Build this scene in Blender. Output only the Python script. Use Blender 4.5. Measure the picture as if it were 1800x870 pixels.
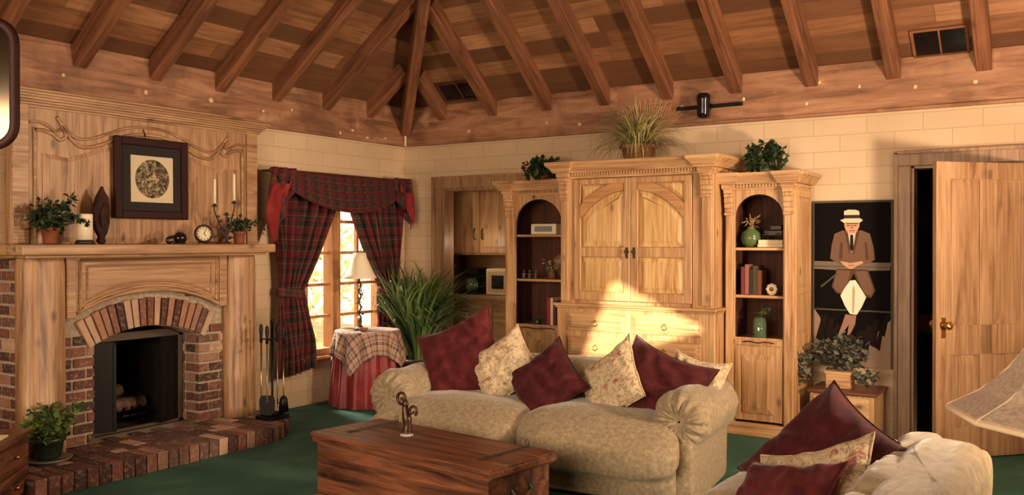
import bpy, bmesh, math, random
from mathutils import Vector, Matrix, noise
C = bpy.context.scene.collection
for o in list(bpy.data.objects): bpy.data.objects.remove(o)
PI = math.pi
V = Vector

# ------------------------------------------------------------ camera, world, lights
cam = bpy.data.objects.new('camera', bpy.data.cameras.new('camera')); C.objects.link(cam)
cam.location = (6.053, -7.336, 1.5)
cam.rotation_euler = (PI/2 - 0.0064, 0, 0.5711)
cam.data.lens = 31.61; cam.data.sensor_width = 36; cam.data.clip_start = 0.05
bpy.context.scene.camera = cam
sc = bpy.context.scene
sc.view_settings.view_transform = 'Standard'; sc.view_settings.look = 'None'
sc.view_settings.gamma = 1; sc.view_settings.use_curve_mapping = False
sc.view_settings.exposure = -0.22
w = bpy.data.worlds.new('sky'); sc.world = w; w.use_nodes = True
bg = w.node_tree.nodes['Background']; bg.inputs[0].default_value = (1.0, 0.90, 0.70, 1); bg.inputs[1].default_value = 1.9

def light(kind, name, loc, target, energy, color, size=1.0, size_y=None, spread=None):
    d = bpy.data.lights.new(name, kind); d.energy = energy; d.color = color
    if kind == 'AREA':
        d.size = size
        if size_y: d.shape = 'RECTANGLE'; d.size_y = size_y
        if spread: d.spread = spread
    elif kind == 'SUN': d.angle = math.radians(size)
    else: d.shadow_soft_size = size
    o = bpy.data.objects.new(name, d); C.objects.link(o); o.location = loc
    o.rotation_euler = (V(target) - V(loc)).to_track_quat('-Z', 'Y').to_euler()
    return o
WARM = (1.0, 0.775, 0.55)
light('SUN', 'sun', (12, -12, 5), (12 - 6.0, -12 + 7.5, 5 - 2.04), 20, (1.0, 0.90, 0.70), 0.7)
light('AREA', 'light_rear_fill', (3.6, -8.8, 1.7), (2.6, -1.5, 0.5), 175, WARM, 4.2, 1.3, spread=math.radians(105))  # added area fill behind the camera; that wall has no windows
light('AREA', 'light_uplight', (6.8, -2.5, 1.25), (2.4, -2.2, 3.9), 200, (1.0, 0.76, 0.52), 0.3)  # unseen uplight added at right to light rafters and ceiling from below
light('POINT', 'light_room_fill', (5.6, -2.2, 2.35), (0, 0, 0), 24, WARM, 0.12)  # added point fill; no lamp hangs here
def spot(name, loc, target, energy, deg, size=0.08, blend=1.0):
    o = light('SPOT', name, loc, target, energy, WARM, size); o.data.spot_size = math.radians(deg); o.data.spot_blend = blend; return o
spot('light_spot_armoire', (6.7, -2.3, 2.75), (2.6, -0.6, 1.25), 360, 66)  # unseen spots added to bring out the armoire, fireplace and sofa
spot('light_spot_fireplace', (5.7, -1.5, 2.6), (0.2, -3.2, 1.55), 420, 58)
spot('light_spot_sofa', (4.6, -5.6, 3.0), (3.1, -2.5, 0.4), 85, 60)
light('AREA', 'light_garden_sky', (-2.6, -0.75, 3.4), (1.0, -1.55, 0.0), 1000, (1.0, 0.95, 0.80), 0.9)

# ------------------------------------------------------------ materials
def srgb(c):
    return tuple((x/255/12.92 if x/255 <= 0.04045 else ((x/255+0.055)/1.055)**2.4) for x in c) + (1,)
class NT:
    def __init__(s, name):
        s.m = bpy.data.materials.new(name); s.m.use_nodes = True; s.t = s.m.node_tree
        s.b = s.t.nodes['Principled BSDF']
    def n(s, typ, **kw):
        nd = s.t.nodes.new(typ)
        for k, v in kw.items():
            if k.startswith('i_'):
                key = k[2:].replace('_', ' ')
                nd.inputs[int(key) if key.isdigit() else key].default_value = v
            else: setattr(nd, k, v)
        return nd
    def l(s, a, b): s.t.links.new(a, b)
    def ramp(s, fac, stops, interp='LINEAR'):
        r = s.n('ShaderNodeValToRGB'); r.color_ramp.interpolation = interp
        e = r.color_ramp.elements; e.remove(e[1])
        for i, (p, c) in enumerate(stops):
            q = e[0] if i == 0 else e.new(p)
            q.position = p; q.color = c if len(c) == 4 else srgb(c)
        s.l(fac, r.inputs[0]); return r.outputs[0]
    def mix(s, fac, a, b, mode='MIX'):
        m = s.n('ShaderNodeMix', data_type='RGBA', blend_type=mode)
        for sock, v in ((m.inputs[0], fac), (m.inputs[6], a), (m.inputs[7], b)):
            if hasattr(v, 'links') or hasattr(v, 'is_linked'): s.l(v, sock)
            else: sock.default_value = v
        return m.outputs[2]
    def noise(s, vec, scale, detail=4, rough=0.55, dist=0.0):
        n = s.n('ShaderNodeTexNoise'); n.inputs['Scale'].default_value = scale; n.inputs['Detail'].default_value = detail
        n.inputs['Roughness'].default_value = rough; n.inputs['Distortion'].default_value = dist
        if vec is not None: s.l(vec, n.inputs['Vector'])
        return n.outputs[0]
    def coord(s, kind='Object', scale=(1, 1, 1), rand=False):
        t = s.n('ShaderNodeTexCoord'); mp = s.n('ShaderNodeMapping'); mp.inputs['Scale'].default_value = scale
        src = t.outputs[kind]
        if rand:
            oi = s.n('ShaderNodeObjectInfo'); mu = s.n('ShaderNodeVectorMath', operation='SCALE'); mu.inputs[0].default_value = (13.0, 7.0, 5.0)
            s.l(oi.outputs['Random'], mu.inputs['Scale'])
            ad = s.n('ShaderNodeVectorMath', operation='ADD'); s.l(src, ad.inputs[0]); s.l(mu.outputs[0], ad.inputs[1]); src = ad.outputs[0]
        s.l(src, mp.inputs['Vector']); return mp.outputs[0]
    def bump(s, h, strength=0.3, dist=0.01):
        b = s.n('ShaderNodeBump'); b.inputs['Strength'].default_value = strength; b.inputs['Distance'].default_value = dist
        s.l(h, b.inputs['Height']); s.l(b.outputs[0], s.b.inputs['Normal'])
    def out(s, col, rough=0.6, **kw):
        if hasattr(col, 'is_linked'): s.l(col, s.b.inputs['Base Color'])
        else: s.b.inputs['Base Color'].default_value = col
        s.b.inputs['Roughness'].default_value = rough
        for k, v in kw.items(): s.b.inputs[k.replace('_', ' ')].default_value = v
        return s.m
def plain(name, c, rough=0.6, **kw):
    t = NT(name); return t.out(srgb(c), rough, **kw)
def mottled(name, c1, c2, scale=8, rough=0.7, bump=0.15, **kw):
    t = NT(name); v = t.coord('Object', rand=True); f = t.noise(v, scale, 5)
    c = t.ramp(f, [(0.32, c1), (0.68, c2)]); t.bump(t.noise(v, scale*6, 3), bump, 0.004)
    return t.out(c, rough, **kw)
def wood(name, light_, mid, dark, axis=2, knots=0.5, rough=0.45, scale=1.0, coat=0.0):
    t = NT(name); sc3 = [9*scale]*3; sc3[axis] = 0.9*scale
    v = t.coord('Object', tuple(sc3), rand=True)
    f = t.noise(v, 1.6, 6, 0.62, 0.6)
    c = t.ramp(f, [(0.30, dark), (0.42, mid), (0.60, light_), (0.78, mid)])
    sc4 = [60*scale]*3; sc4[axis] = 2.0*scale
    f2 = t.noise(t.coord('Object', tuple(sc4), rand=True), 1.0, 3)
    c = t.mix(t.ramp(f2, [(0.35, (0.55, 0.55, 0.55, 1)), (0.6, (0, 0, 0, 1))]), c, srgb(dark))
    if knots > 0:
        sk = [5.0*scale]*3; sk[axis] = 2.6*scale
        vo = t.n('ShaderNodeTexVoronoi'); t.l(t.coord('Object', tuple(sk), rand=True), vo.inputs['Vector']); vo.inputs['Scale'].default_value = 1.1
        k = t.ramp(vo.outputs['Distance'], [(0.035, (knots, knots, knots, 1)), (0.15, (0, 0, 0, 1))])
        c = t.mix(k, c, srgb(tuple(x*0.42 for x in dark)))
    v3 = t.noise(t.coord('Object', rand=True), 1.3, 2)
    c = t.mix(t.ramp(v3, [(0.3, (0.3, 0.3, 0.3, 1)), (0.7, (0, 0, 0, 1))]), c, srgb(dark))
    t.bump(f2, 0.12, 0.003)
    return t.out(c, rough, Coat_Weight=coat)
AX = 'xyz'
PINE = [wood('honey_pine_'+AX[a], (214, 172, 122), (194, 146, 98), (130, 86, 52), a, 0.85) for a in range(3)]
PINEL = [wood('pale_pine_'+AX[a], (228, 190, 132), (214, 168, 108), (160, 112, 66), a, 0.8) for a in range(3)]
PINER = wood('reddish_pine', (202, 152, 100), (184, 130, 82), (136, 88, 54), 0, 0.6)
PINED = [wood('alcove_pine_'+AX[a], (184, 142, 98), (158, 114, 74), (108, 74, 46), a, 0.6) for a in range(3)]
OLD = [wood('mantel_pine_'+AX[a], (202, 160, 118), (176, 132, 94), (112, 76, 50), a, 0.8) for a in range(3)]
RAFT = [wood('rafter_wood_'+AX[a], (154, 98, 64), (124, 76, 48), (76, 44, 26), a, 0.5, 0.6) for a in range(3)]
CHEST = [wood('chest_wood_'+AX[a], (146, 88, 60), (98, 56, 36), (42, 22, 15), a, 0.9, 0.4, 1.3) for a in range(3)]
DOORW = [wood('door_pine_'+AX[a], (184, 144, 106), (160, 120, 84), (114, 80, 54), a, 0.35) for a in range(3)]
SHADOWWOOD = wood('bookcase_shade_wood', (104, 54, 30), (76, 38, 20), (44, 20, 12), 2, 0.3, 0.8)  # interior shade of the bookcases put into a darker wood colour
DARKWOOD = wood('dark_walnut', (92, 52, 32), (62, 34, 22), (36, 18, 12), 1, 0.2, 0.35)
MAHOG = plain('mahogany_frame', (46, 18, 15), 0.6, Specular_IOR_Level=0.2)
BLACKM = plain('black_metal', (24, 20, 18), 0.45, Metallic=0.6)
IRON = mottled('wrought_iron', (34, 26, 22), (64, 48, 38), 20, 0.5)
BRASS = plain('brass', (198, 150, 78), 0.3, Metallic=1.0)
STEEL = plain('brushed_steel', (150, 140, 125), 0.4, Metallic=0.8)
WHITE = plain('candle_wax', (240, 222, 190), 0.5, Subsurface_Weight=0.1)
CLAY = mottled('terracotta', (140, 78, 50), (110, 58, 38), 10)
BLACKC = plain('black_glaze', (22, 18, 18), 0.18)
CREAM = plain('cream_paper', (232, 212, 176), 0.7)
GREENPOT = mottled('green_pot', (52, 66, 44), (30, 40, 28), 12, 0.4)
BASKET = mottled('wicker', (150, 108, 66), (104, 70, 40), 40, 0.8, 0.5)
def leafmat(name, c1, c2, c3):
    t = NT(name); f = t.noise(t.coord('Object'), 9, 3)
    g = t.n('ShaderNodeNewGeometry')
    c = t.ramp(f, [(0.3, c1), (0.55, c2), (0.8, c3)])
    c = t.mix(g.outputs['Random Per Island'], c, srgb(tuple(min(255, x*1.25) for x in c3)))
    return t.out(c, 0.5, Subsurface_Weight=0.0)
LEAF = leafmat('leaf_green', (26, 42, 20), (44, 64, 30), (84, 102, 50))
LEAFD = leafmat('leaf_dark', (18, 30, 18), (30, 46, 24), (52, 68, 38))
GRASSL = leafmat('leaf_grass', (62, 66, 36), (104, 106, 62), (158, 146, 96))
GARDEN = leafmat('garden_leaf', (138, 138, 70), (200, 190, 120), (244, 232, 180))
DRYST = plain('dried_stalks', (206, 158, 108), 0.8)
IVY = leafmat('leaf_variegated', (24, 30, 26), (38, 46, 38), (92, 92, 78))

def carpet():
    t = NT('green_carpet'); v = t.coord('Object')
    f = t.noise(v, 2.2, 4, 0.6, 0.4); f2 = t.noise(v, 160, 2)
    c = t.ramp(f, [(0.3, (34, 78, 62)), (0.55, (50, 96, 78)), (0.8, (84, 124, 100))])
    c = t.mix(t.ramp(f2, [(0.35, (0.5, 0.5, 0.5, 1)), (0.65, (0, 0, 0, 1))]), c, srgb((28, 62, 50)))
    t.bump(f2, 0.5, 0.006); return t.out(c, 0.95)
def blockwall():
    t = NT('painted_block_wall'); tc = t.n('ShaderNodeTexCoord'); sp = t.n('ShaderNodeSeparateXYZ'); t.l(tc.outputs['Object'], sp.inputs[0])
    ad = t.n('ShaderNodeMath', operation='ADD'); t.l(sp.outputs[0], ad.inputs[0]); t.l(sp.outputs[1], ad.inputs[1])
    cb = t.n('ShaderNodeCombineXYZ'); t.l(ad.outputs[0], cb.inputs[0]); t.l(sp.outputs[2], cb.inputs[1])
    br = t.n('ShaderNodeTexBrick'); t.l(cb.outputs[0], br.inputs['Vector']); br.inputs['Scale'].default_value = 1.0
    br.inputs['Brick Width'].default_value = 0.40; br.inputs['Row Height'].default_value = 0.13; br.inputs['Mortar Size'].default_value = 0.003
    br.inputs['Mortar Smooth'].default_value = 0.4; br.inputs['Bias'].default_value = -0.3
    br.inputs['Color1'].default_value = srgb((212, 184, 150)); br.inputs['Color2'].default_value = srgb((206, 177, 142)); br.inputs['Mortar'].default_value = srgb((178, 148, 116))
    f = t.noise(tc.outputs['Object'], 1.6, 5, 0.6)
    c = t.mix(t.ramp(f, [(0.35, (0.45, 0.45, 0.45, 1)), (0.65, (0, 0, 0, 1))]), br.outputs[0], srgb((190, 158, 124)))
    h = t.mix(0.35, br.outputs['Fac'], t.noise(tc.outputs['Object'], 30, 4)); inv = t.n('ShaderNodeInvert'); t.l(h, inv.inputs['Color'])
    t.bump(inv.outputs[0], 0.35, 0.008); return t.out(c, 0.8)
def planks():
    t = NT('ceiling_planks'); tc = t.n('ShaderNodeTexCoord')
    br = t.n('ShaderNodeTexBrick'); t.l(tc.outputs['Object'], br.inputs['Vector']); br.inputs['Scale'].default_value = 1.0
    br.inputs['Brick Width'].default_value = 1.6; br.inputs['Row Height'].default_value = 0.165; br.inputs['Mortar Size'].default_value = 0.003
    br.offset = 0.37; br.offset_frequency = 3; br.squash = 1.6; br.squash_frequency = 2
    br.inputs['Color1'].default_value = (0.0, 0, 0, 1); br.inputs['Color2'].default_value = (1, 1, 1, 1); br.inputs['Mortar'].default_value = (0.2, 0.2, 0.2, 1)
    c = t.ramp(br.outputs[0], [(0.0, (88, 56, 34)), (0.3, (124, 82, 50)), (0.6, (148, 98, 62)), (1.0, (196, 142, 100))])
    mp = t.n('ShaderNodeMapping'); mp.inputs['Scale'].default_value = (1.2, 14, 14); t.l(tc.outputs['Object'], mp.inputs[0])
    f = t.noise(mp.outputs[0], 1.5, 6, 0.65, 0.5)
    c = t.mix(t.ramp(f, [(0.36, (0.6, 0.6, 0.6, 1)), (0.58, (0, 0, 0, 1))]), c, srgb((84, 52, 32)))
    f3 = t.noise(tc.outputs['Object'], 0.9, 4)
    c = t.mix(t.ramp(f3, [(0.4, (0.4, 0.4, 0.4, 1)), (0.6, (0, 0, 0, 1))]), c, srgb((110, 70, 44)))
    t.b.inputs['Metallic'].default_value = 0
    b = t.mix(0.5, br.outputs['Fac'], f); t.bump(f, 0.25, 0.005); return t.out(c, 0.6)
def platewood(ax):
    t = NT('wall_plate_wood_'+AX[ax]); tc = t.n('ShaderNodeTexCoord')
    s3 = [7, 7, 7]; s3[ax] = 0.8
    f = t.noise(t.coord('Object', tuple(s3)), 1.8, 6, 0.65, 0.8)
    c = t.ramp(f, [(0.3, (104, 70, 48)), (0.5, (156, 108, 78)), (0.72, (190, 142, 108))])
    g = t.noise(tc.outputs['Object'], 4.5, 3, 0.5)
    c = t.mix(t.ramp(g, [(0.62, (0, 0, 0, 1)), (0.74, (0.55, 0.55, 0.55, 1))]), c, srgb((214, 164, 126)))
    h = t.noise(tc.outputs['Object'], 2.0, 4)
    c = t.mix(t.ramp(h, [(0.38, (0.6, 0.6, 0.6, 1)), (0.5, (0, 0, 0, 1))]), c, srgb((96, 60, 34)))
    t.bump(f, 0.3, 0.006); return t.out(c, 0.65)
def brickmat():
    t = NT('old_brick'); at = t.n('ShaderNodeAttribute', attribute_name='Col'); v = t.coord('Object')
    f = t.noise(v, 40, 5, 0.65)
    c = t.mix(t.ramp(f, [(0.50, (0, 0, 0, 1)), (0.75, (0.55, 0.55, 0.55, 1))]), at.outputs[0], srgb((190, 160, 136)))
    f2 = t.noise(v, 9, 3)
    c = t.mix(t.ramp(f2, [(0.28, (0.35, 0.35, 0.35, 1)), (0.5, (0, 0, 0, 1))]), c, srgb((66, 38, 30)))
    t.bump(f, 0.6, 0.006); return t.out(c, 0.85)
def fabric(name, c1, c2, c3, sc_=14, sheen=0.4, fine=140, rough=0.85, bump=0.35):
    t = NT(name); v = t.coord('Object', rand=True)
    f = t.noise(v, sc_, 4, 0.6, 0.3); c = t.ramp(f, [(0.3, c1), (0.52, c2), (0.75, c3)])
    f2 = t.noise(v, fine, 2)
    c = t.mix(t.ramp(f2, [(0.35, (0.4, 0.4, 0.4, 1)), (0.65, (0, 0, 0, 1))]), c, srgb(c1))
    t.bump(f2, bump, 0.004)
    return t.out(c, rough, Sheen_Weight=sheen, Sheen_Roughness=0.4, Specular_IOR_Level=0.15 if rough > .6 else .5)
SOFA = fabric('beige_chenille', (126, 108, 84), (154, 136, 108), (176, 158, 130), 40, 0.25, 110)
MAROON = fabric('maroon_velvet', (66, 20, 22), (86, 30, 32), (106, 44, 44), 16, 0.12, 120)
MAROON2 = fabric('maroon_velvet_dark', (52, 15, 17), (70, 24, 26), (88, 34, 36), 18, 0.1, 120)
REDSK = fabric('red_satin', (96, 14, 16), (132, 26, 26), (170, 52, 48), 6, 0.2, 80, 0.45, 0.1)
REDLIN = fabric('red_lining', (110, 28, 28), (136, 40, 38), (160, 60, 54), 6, 0.1, 80, 0.7, 0.1)
def floral():
    t = NT('floral_tapestry'); v = t.coord('Object', rand=True)
    base = srgb((196, 174, 142))
    vo = t.n('ShaderNodeTexVoronoi'); t.l(v, vo.inputs['Vector']); vo.inputs['Scale'].default_value = 13
    n1 = t.noise(v, 38, 4, 0.65, 1.5); n2 = t.noise(v, 20, 4, 0.6, 1.2)
    c = t.mix(t.ramp(n1, [(0.52, (0, 0, 0, 1)), (0.57, (0.7, 0.7, 0.7, 1))]), base, srgb((112, 100, 66)))
    c = t.mix(t.ramp(n2, [(0.57, (0, 0, 0, 1)), (0.62, (0.8, 0.8, 0.8, 1))]), c, srgb((166, 128, 92)))
    pet = t.ramp(vo.outputs['Distance'], [(0.20, (0.9, 0.9, 0.9, 1)), (0.32, (0, 0, 0, 1))])
    gate = t.ramp(t.noise(v, 7, 2), [(0.5, (0, 0, 0, 1)), (0.56, (1, 1, 1, 1))])
    m = t.mix(1.0, pet, gate, 'MULTIPLY'); m = t.mix(1.0, m, t.ramp(n1, [(0.35, (0.2, 0.2, 0.2, 1)), (0.55, (1, 1, 1, 1))]), 'MULTIPLY')
    c = t.mix(m, c, srgb((140, 58, 52))); t.bump(n1, 0.2, 0.003)
    return t.out(c, 0.85)
FLORAL = floral()
def plaid(name, base, a, b, c3, nu, nv, coordk='UV'):
    t = NT(name); tc = t.n('ShaderNodeTexCoord'); sp = t.n('ShaderNodeSeparateXYZ'); t.l(tc.outputs[coordk], sp.inputs[0])
    outs = []
    for i, n in ((0, nu), (1, nv)):
        m = t.n('ShaderNodeMath', operation='MULTIPLY'); m.inputs[1].default_value = n; t.l(sp.outputs[i], m.inputs[0])
        f = t.n('ShaderNodeMath', operation='FRACT'); t.l(m.outputs[0], f.inputs[0])
        outs.append(t.ramp(f.outputs[0], [(0.0, base), (0.22, a), (0.34, base), (0.42, b), (0.46, c3), (0.50, b), (0.58, base), (0.7, a), (0.78, b), (0.92, c3), (0.945, base)], 'CONSTANT'))
    c = t.mix(0.5, outs[0], outs[1]); return t.out(c, 0.85)
PLAID = plaid('dark_tartan', (98, 20, 24), (20, 18, 22), (26, 40, 30), (130, 78, 60), 4, 5)
PLAID2 = plaid('pale_tartan', (176, 140, 118), (116, 60, 54), (70, 66, 62), (222, 198, 172), 4, 4)
BRICK = brickmat(); CARPET = carpet(); WALL = blockwall(); PLANKS = planks()
MORTAR = mottled('mortar', (150, 132, 112), (182, 162, 138), 30, 0.95, 0.5)
SOOT = mottled('soot_brick', (22, 16, 14), (44, 30, 24), 12, 0.95, 0.4)
GLASS = NT('window_glass'); GLASS.b.inputs['Base Color'].default_value = (0.02, 0.02, 0.02, 1); GLASS.b.inputs['Alpha'].default_value = 0.06; GLASS.b.inputs['Roughness'].default_value = 0.02; GLASS = GLASS.m
JARG = NT('jar_glass'); JARG.b.inputs['Transmission Weight'].default_value = 0.85; JARG.b.inputs['Base Color'].default_value = srgb((170, 196, 160)); JARG.b.inputs['Roughness'].default_value = 0.05; JARG = JARG.m
MIRR = plain('mirror_glass', (96, 84, 70), 0.12, Metallic=1.0)

# ------------------------------------------------------------ mesh helpers
def tri_fan(bm, vs, flip=False):
    try: return bm.faces.new(vs[::-1] if flip else vs)
    except ValueError: return None
def box(bm, x0, x1, y0, y1, z0, z1, bev=0.0, M=None, seg=1):
    b = bmesh.new()
    r = bmesh.ops.create_cube(b, size=1)
    for v in b.verts: v.co = V(((x0+x1)/2 + v.co.x*(x1-x0), (y0+y1)/2 + v.co.y*(y1-y0), (z0+z1)/2 + v.co.z*(z1-z0)))
    if bev > 0: bmesh.ops.bevel(b, geom=b.edges[:], offset=bev, segments=seg, affect='EDGES', profile=0.6)
    merge(bm, b, M); return bm
def merge(bm, b, M=None, col=None, mat=0):
    if M is not None: b.transform(M)
    vm = {}
    for v in b.verts: vm[v] = bm.verts.new(v.co)
    lay = bm.loops.layers.float_color.get('Col') if col is not None else None
    uv0 = b.loops.layers.uv.active
    uv1 = bm.loops.layers.uv.verify() if uv0 else None
    for f in b.faces:
        try: nf = bm.faces.new([vm[v] for v in f.verts])
        except ValueError: continue
        nf.smooth = f.smooth; nf.material_index = mat if mat else f.material_index
        if lay:
            for lp in nf.loops: lp[lay] = col
        if uv1:
            for a, c in zip(nf.loops, f.loops): a[uv1].uv = c[uv0].uv
    b.free()
def B(*a, **k): return box(bmesh.new(), *a, **k)
def tube(bm, pts, r, seg=8, cap=True, smooth=True):
    pts = [V(p) for p in pts]; n = len(pts); rs = r if isinstance(r, (list, tuple)) else [r]*n
    rings = []; up = None
    for i, p in enumerate(pts):
        d = (pts[min(i+1, n-1)] - pts[max(i-1, 0)])
        if d.length < 1e-9: d = V((0, 0, 1))
        d.normalize()
        if up is None: up = V((0, 0, 1)) if abs(d.z) < 0.9 else V((1, 0, 0))
        s = d.cross(up)
        if s.length < 1e-6: s = d.orthogonal()
        s.normalize(); up = s.cross(d).normalized()
        rings.append([bm.verts.new(p + (s*math.cos(2*PI*k/seg) + up*math.sin(2*PI*k/seg))*rs[i]) for k in range(seg)])
    for a, b in zip(rings, rings[1:]):
        for k in range(seg):
            f = bm.faces.new((a[k], a[(k+1) % seg], b[(k+1) % seg], b[k])); f.smooth = smooth
    if cap:
        tri_fan(bm, rings[0]); tri_fan(bm, rings[-1], True)
    return bm
def lathe(bm, prof, c=(0, 0, 0), seg=24, smooth=True, caps=True, rfun=None):
    rings = []
    for r, z in prof:
        rings.append([bm.verts.new((c[0] + (r*(rfun(k/seg*2*PI, z) if rfun else 1))*math.cos(2*PI*k/seg), c[1] + (r*(rfun(k/seg*2*PI, z) if rfun else 1))*math.sin(2*PI*k/seg), c[2] + z)) for k in range(seg)])
    for a, b in zip(rings, rings[1:]):
        for k in range(seg):
            f = bm.faces.new((a[k], a[(k+1) % seg], b[(k+1) % seg], b[k])); f.smooth = smooth
    if caps:
        tri_fan(bm, rings[0], True); tri_fan(bm, rings[-1])
    return bm
def sphere(bm, c, r, sx=1, sy=1, sz=1, seg=16):
    b = bmesh.new(); bmesh.ops.create_uvsphere(b, u_segments=seg, v_segments=max(6, seg//2), radius=r)
    for v in b.verts: v.co = V((c[0]+v.co.x*sx, c[1]+v.co.y*sy, c[2]+v.co.z*sz))
    for f in b.faces: f.smooth = True
    merge(bm, b); return bm
def prism(bm, poly, a0, a1, plane='xz', bev=0.0, mat=0):
    """polygon (2-D) extruded along the third axis from a0 to a1"""
    def P(p, a): return V((p[0], a, p[1])) if plane == 'xz' else (V((a, p[0], p[1])) if plane == 'yz' else V((p[0], p[1], a)))
    b = bmesh.new()
    A = [b.verts.new(P(p, a0)) for p in poly]; Bv = [b.verts.new(P(p, a1)) for p in poly]
    b.faces.new(A); b.faces.new(Bv[::-1]); n = len(poly)
    for i in range(n): b.faces.new((A[i], Bv[i], Bv[(i+1) % n], A[(i+1) % n]))
    for f in b.faces: f.material_index = mat
    bmesh.ops.recalc_face_normals(b, faces=b.faces[:])
    if bev: bmesh.ops.bevel(b, geom=b.edges[:], offset=bev, segments=1, affect='EDGES')
    merge(bm, b); return bm
def raised(bm, poly, a, depth, inset, plane='xz', sgn=-1):
    """a raised-and-fielded panel: sloped margin rising to a flat field. sgn = direction of front along the third axis"""
    def P(p, q): return V((p[0], q, p[1])) if plane == 'xz' else V((q, p[0], p[1]))
    n = len(poly); A = sum(poly[i][0]*poly[(i+1) % n][1]-poly[(i+1) % n][0]*poly[i][1] for i in range(n))
    pl_ = [V(p) for p in (poly if A > 0 else poly[::-1])]; inn = []
    for i in range(n):      # offset every edge inwards and intersect neighbours
        p, c, q_ = pl_[i-1], pl_[i], pl_[(i+1) % n]
        d1, d2 = (c-p).normalized(), (q_-c).normalized(); n1, n2 = V((-d1.y, d1.x)), V((-d2.y, d2.x))
        m_ = n1+n2; m_ = m_/max(.35, m_.dot(n1)) if m_.length > 1e-6 else n1
        inn.append(c+m_*inset)
    def ringv(pts, q): return [b.verts.new(P(p, q)) for p in pts]
    b = bmesh.new(); steps = ((pl_, a), (pl_, a+sgn*depth*.35), (inn, a+sgn*depth*.9), (inn, a+sgn*depth))
    rs_ = [ringv(*st_) for st_ in steps]
    for r0, r1 in zip(rs_, rs_[1:]):
        for i in range(n): b.faces.new((r0[i], r0[(i+1) % n], r1[(i+1) % n], r1[i]))
    f = b.faces.new(rs_[-1]); b.normal_update()
    ax = V((0, sgn, 0)) if plane == 'xz' else V((sgn, 0, 0))
    if f.normal.dot(ax) < 0: bmesh.ops.reverse_faces(b, faces=b.faces[:])
    merge(bm, b); return bm
def grid(bm, fn, nu, nv, smooth=True, uvs=(1, 1), closed=False):
    uvl = bm.loops.layers.uv.verify()
    vs = [[bm.verts.new(fn(i/nu, j/nv)) for j in range(nv+1)] for i in range(nu if closed else nu+1)]
    m = len(vs)
    for i in range(nu):
        for j in range(nv):
            ii = (i+1) % m
            f = bm.faces.new((vs[i][j], vs[ii][j], vs[ii][j+1], vs[i][j+1])); f.smooth = smooth
            for lp, (a, c) in zip(f.loops, ((i, j), (i+1, j), (i+1, j+1), (i, j+1))): lp[uvl].uv = (a/nu*uvs[0], c/nv*uvs[1])
    return bm
def link(name, bm, mats, parent=None, local=False, M=None, solid=0.0, subsurf=0, smooth=False):
    if smooth:
        for f in bm.faces: f.smooth = True
    me = bpy.data.meshes.new(name); bm.to_mesh(me); bm.free()
    if not isinstance(mats, (list, tuple)): mats = [mats]
    for m in mats: me.materials.append(m)
    o = bpy.data.objects.new(name, me); C.objects.link(o)
    if parent is not None:
        o.parent = parent
        if not local: me.transform(WM[parent.name].inverted())
    if solid: md = o.modifiers.new('solid', 'SOLIDIFY'); md.thickness = solid; md.offset = 0
    if subsurf: md = o.modifiers.new('sub', 'SUBSURF'); md.levels = subsurf; md.render_levels = subsurf
    WM[o.name] = WM[parent.name] if parent is not None else Matrix()
    return o
WM = {}
def thing(name, label, cat, loc=(0, 0, 0), rz=0, group=None, M=None):
    o = bpy.data.objects.new(name, None); C.objects.link(o); o.empty_display_size = 0.1
    m = M if M is not None else Matrix.Translation(V(loc)) @ Matrix.Rotation(rz, 4, 'Z')
    o.matrix_world = m; WM[o.name] = m.copy(); o['label'] = label; o['category'] = cat
    if group: o['group'] = group
    return o
def tag(o, label, cat, group=None):
    o['label'] = label; o['category'] = cat
    if group: o['group'] = group
    return o
def single(name, bm, mats, label, cat, origin=None, group=None, **kw):
    """a one-mesh thing whose origin is moved to its base"""
    o = link(name, bm, mats, **kw)
    if origin is None:
        cs = [v.co for v in o.data.vertices]; n = len(cs)
        origin = V((sum(c.x for c in cs)/n, sum(c.y for c in cs)/n, min(c.z for c in cs)))
    o.data.transform(Matrix.Translation(-V(origin))); o.location = origin; WM[o.name] = Matrix.Translation(V(origin))
    return tag(o, label, cat, group)
def struct(name, bm, mats, parent=None, **kw):
    o = link(name, bm, mats, parent, **kw); o['kind'] = 'structure'; return o
R = random.Random(7)
RED = [(92, 52, 42), (112, 64, 50), (78, 44, 36), (126, 80, 62), (146, 104, 84), (98, 68, 56), (182, 146, 122), (66, 40, 34)]
def brickbm():
    b = bmesh.new(); b.loops.layers.float_color.new('Col'); return b
def brick(bm, x0, x1, y0, y1, z0, z1, M=None, bev=0.004):
    b = bmesh.new(); box(b, x0, x1, y0, y1, z0, z1, bev); c = srgb(R.choice(RED))
    for v in b.verts: v.co += V((R.uniform(-1, 1), R.uniform(-1, 1), R.uniform(-1, 1)))*0.0015
    merge(bm, b, M, col=c)
def smoothpath(pts, n=6):
    out = []; P = [V(p) for p in pts]; P = [P[0]*2-P[1]] + P + [P[-1]*2-P[-2]]
    for i in range(1, len(P)-2):
        for k in range(n):
            t = k/n; a, b, c, d = P[i-1], P[i], P[i+1], P[i+2]
            out.append(0.5*((2*b)+(-a+c)*t+(2*a-5*b+4*c-d)*t*t+(-a+3*b-3*c+d)*t**3))
    out.append(P[-2]); return out

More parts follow.
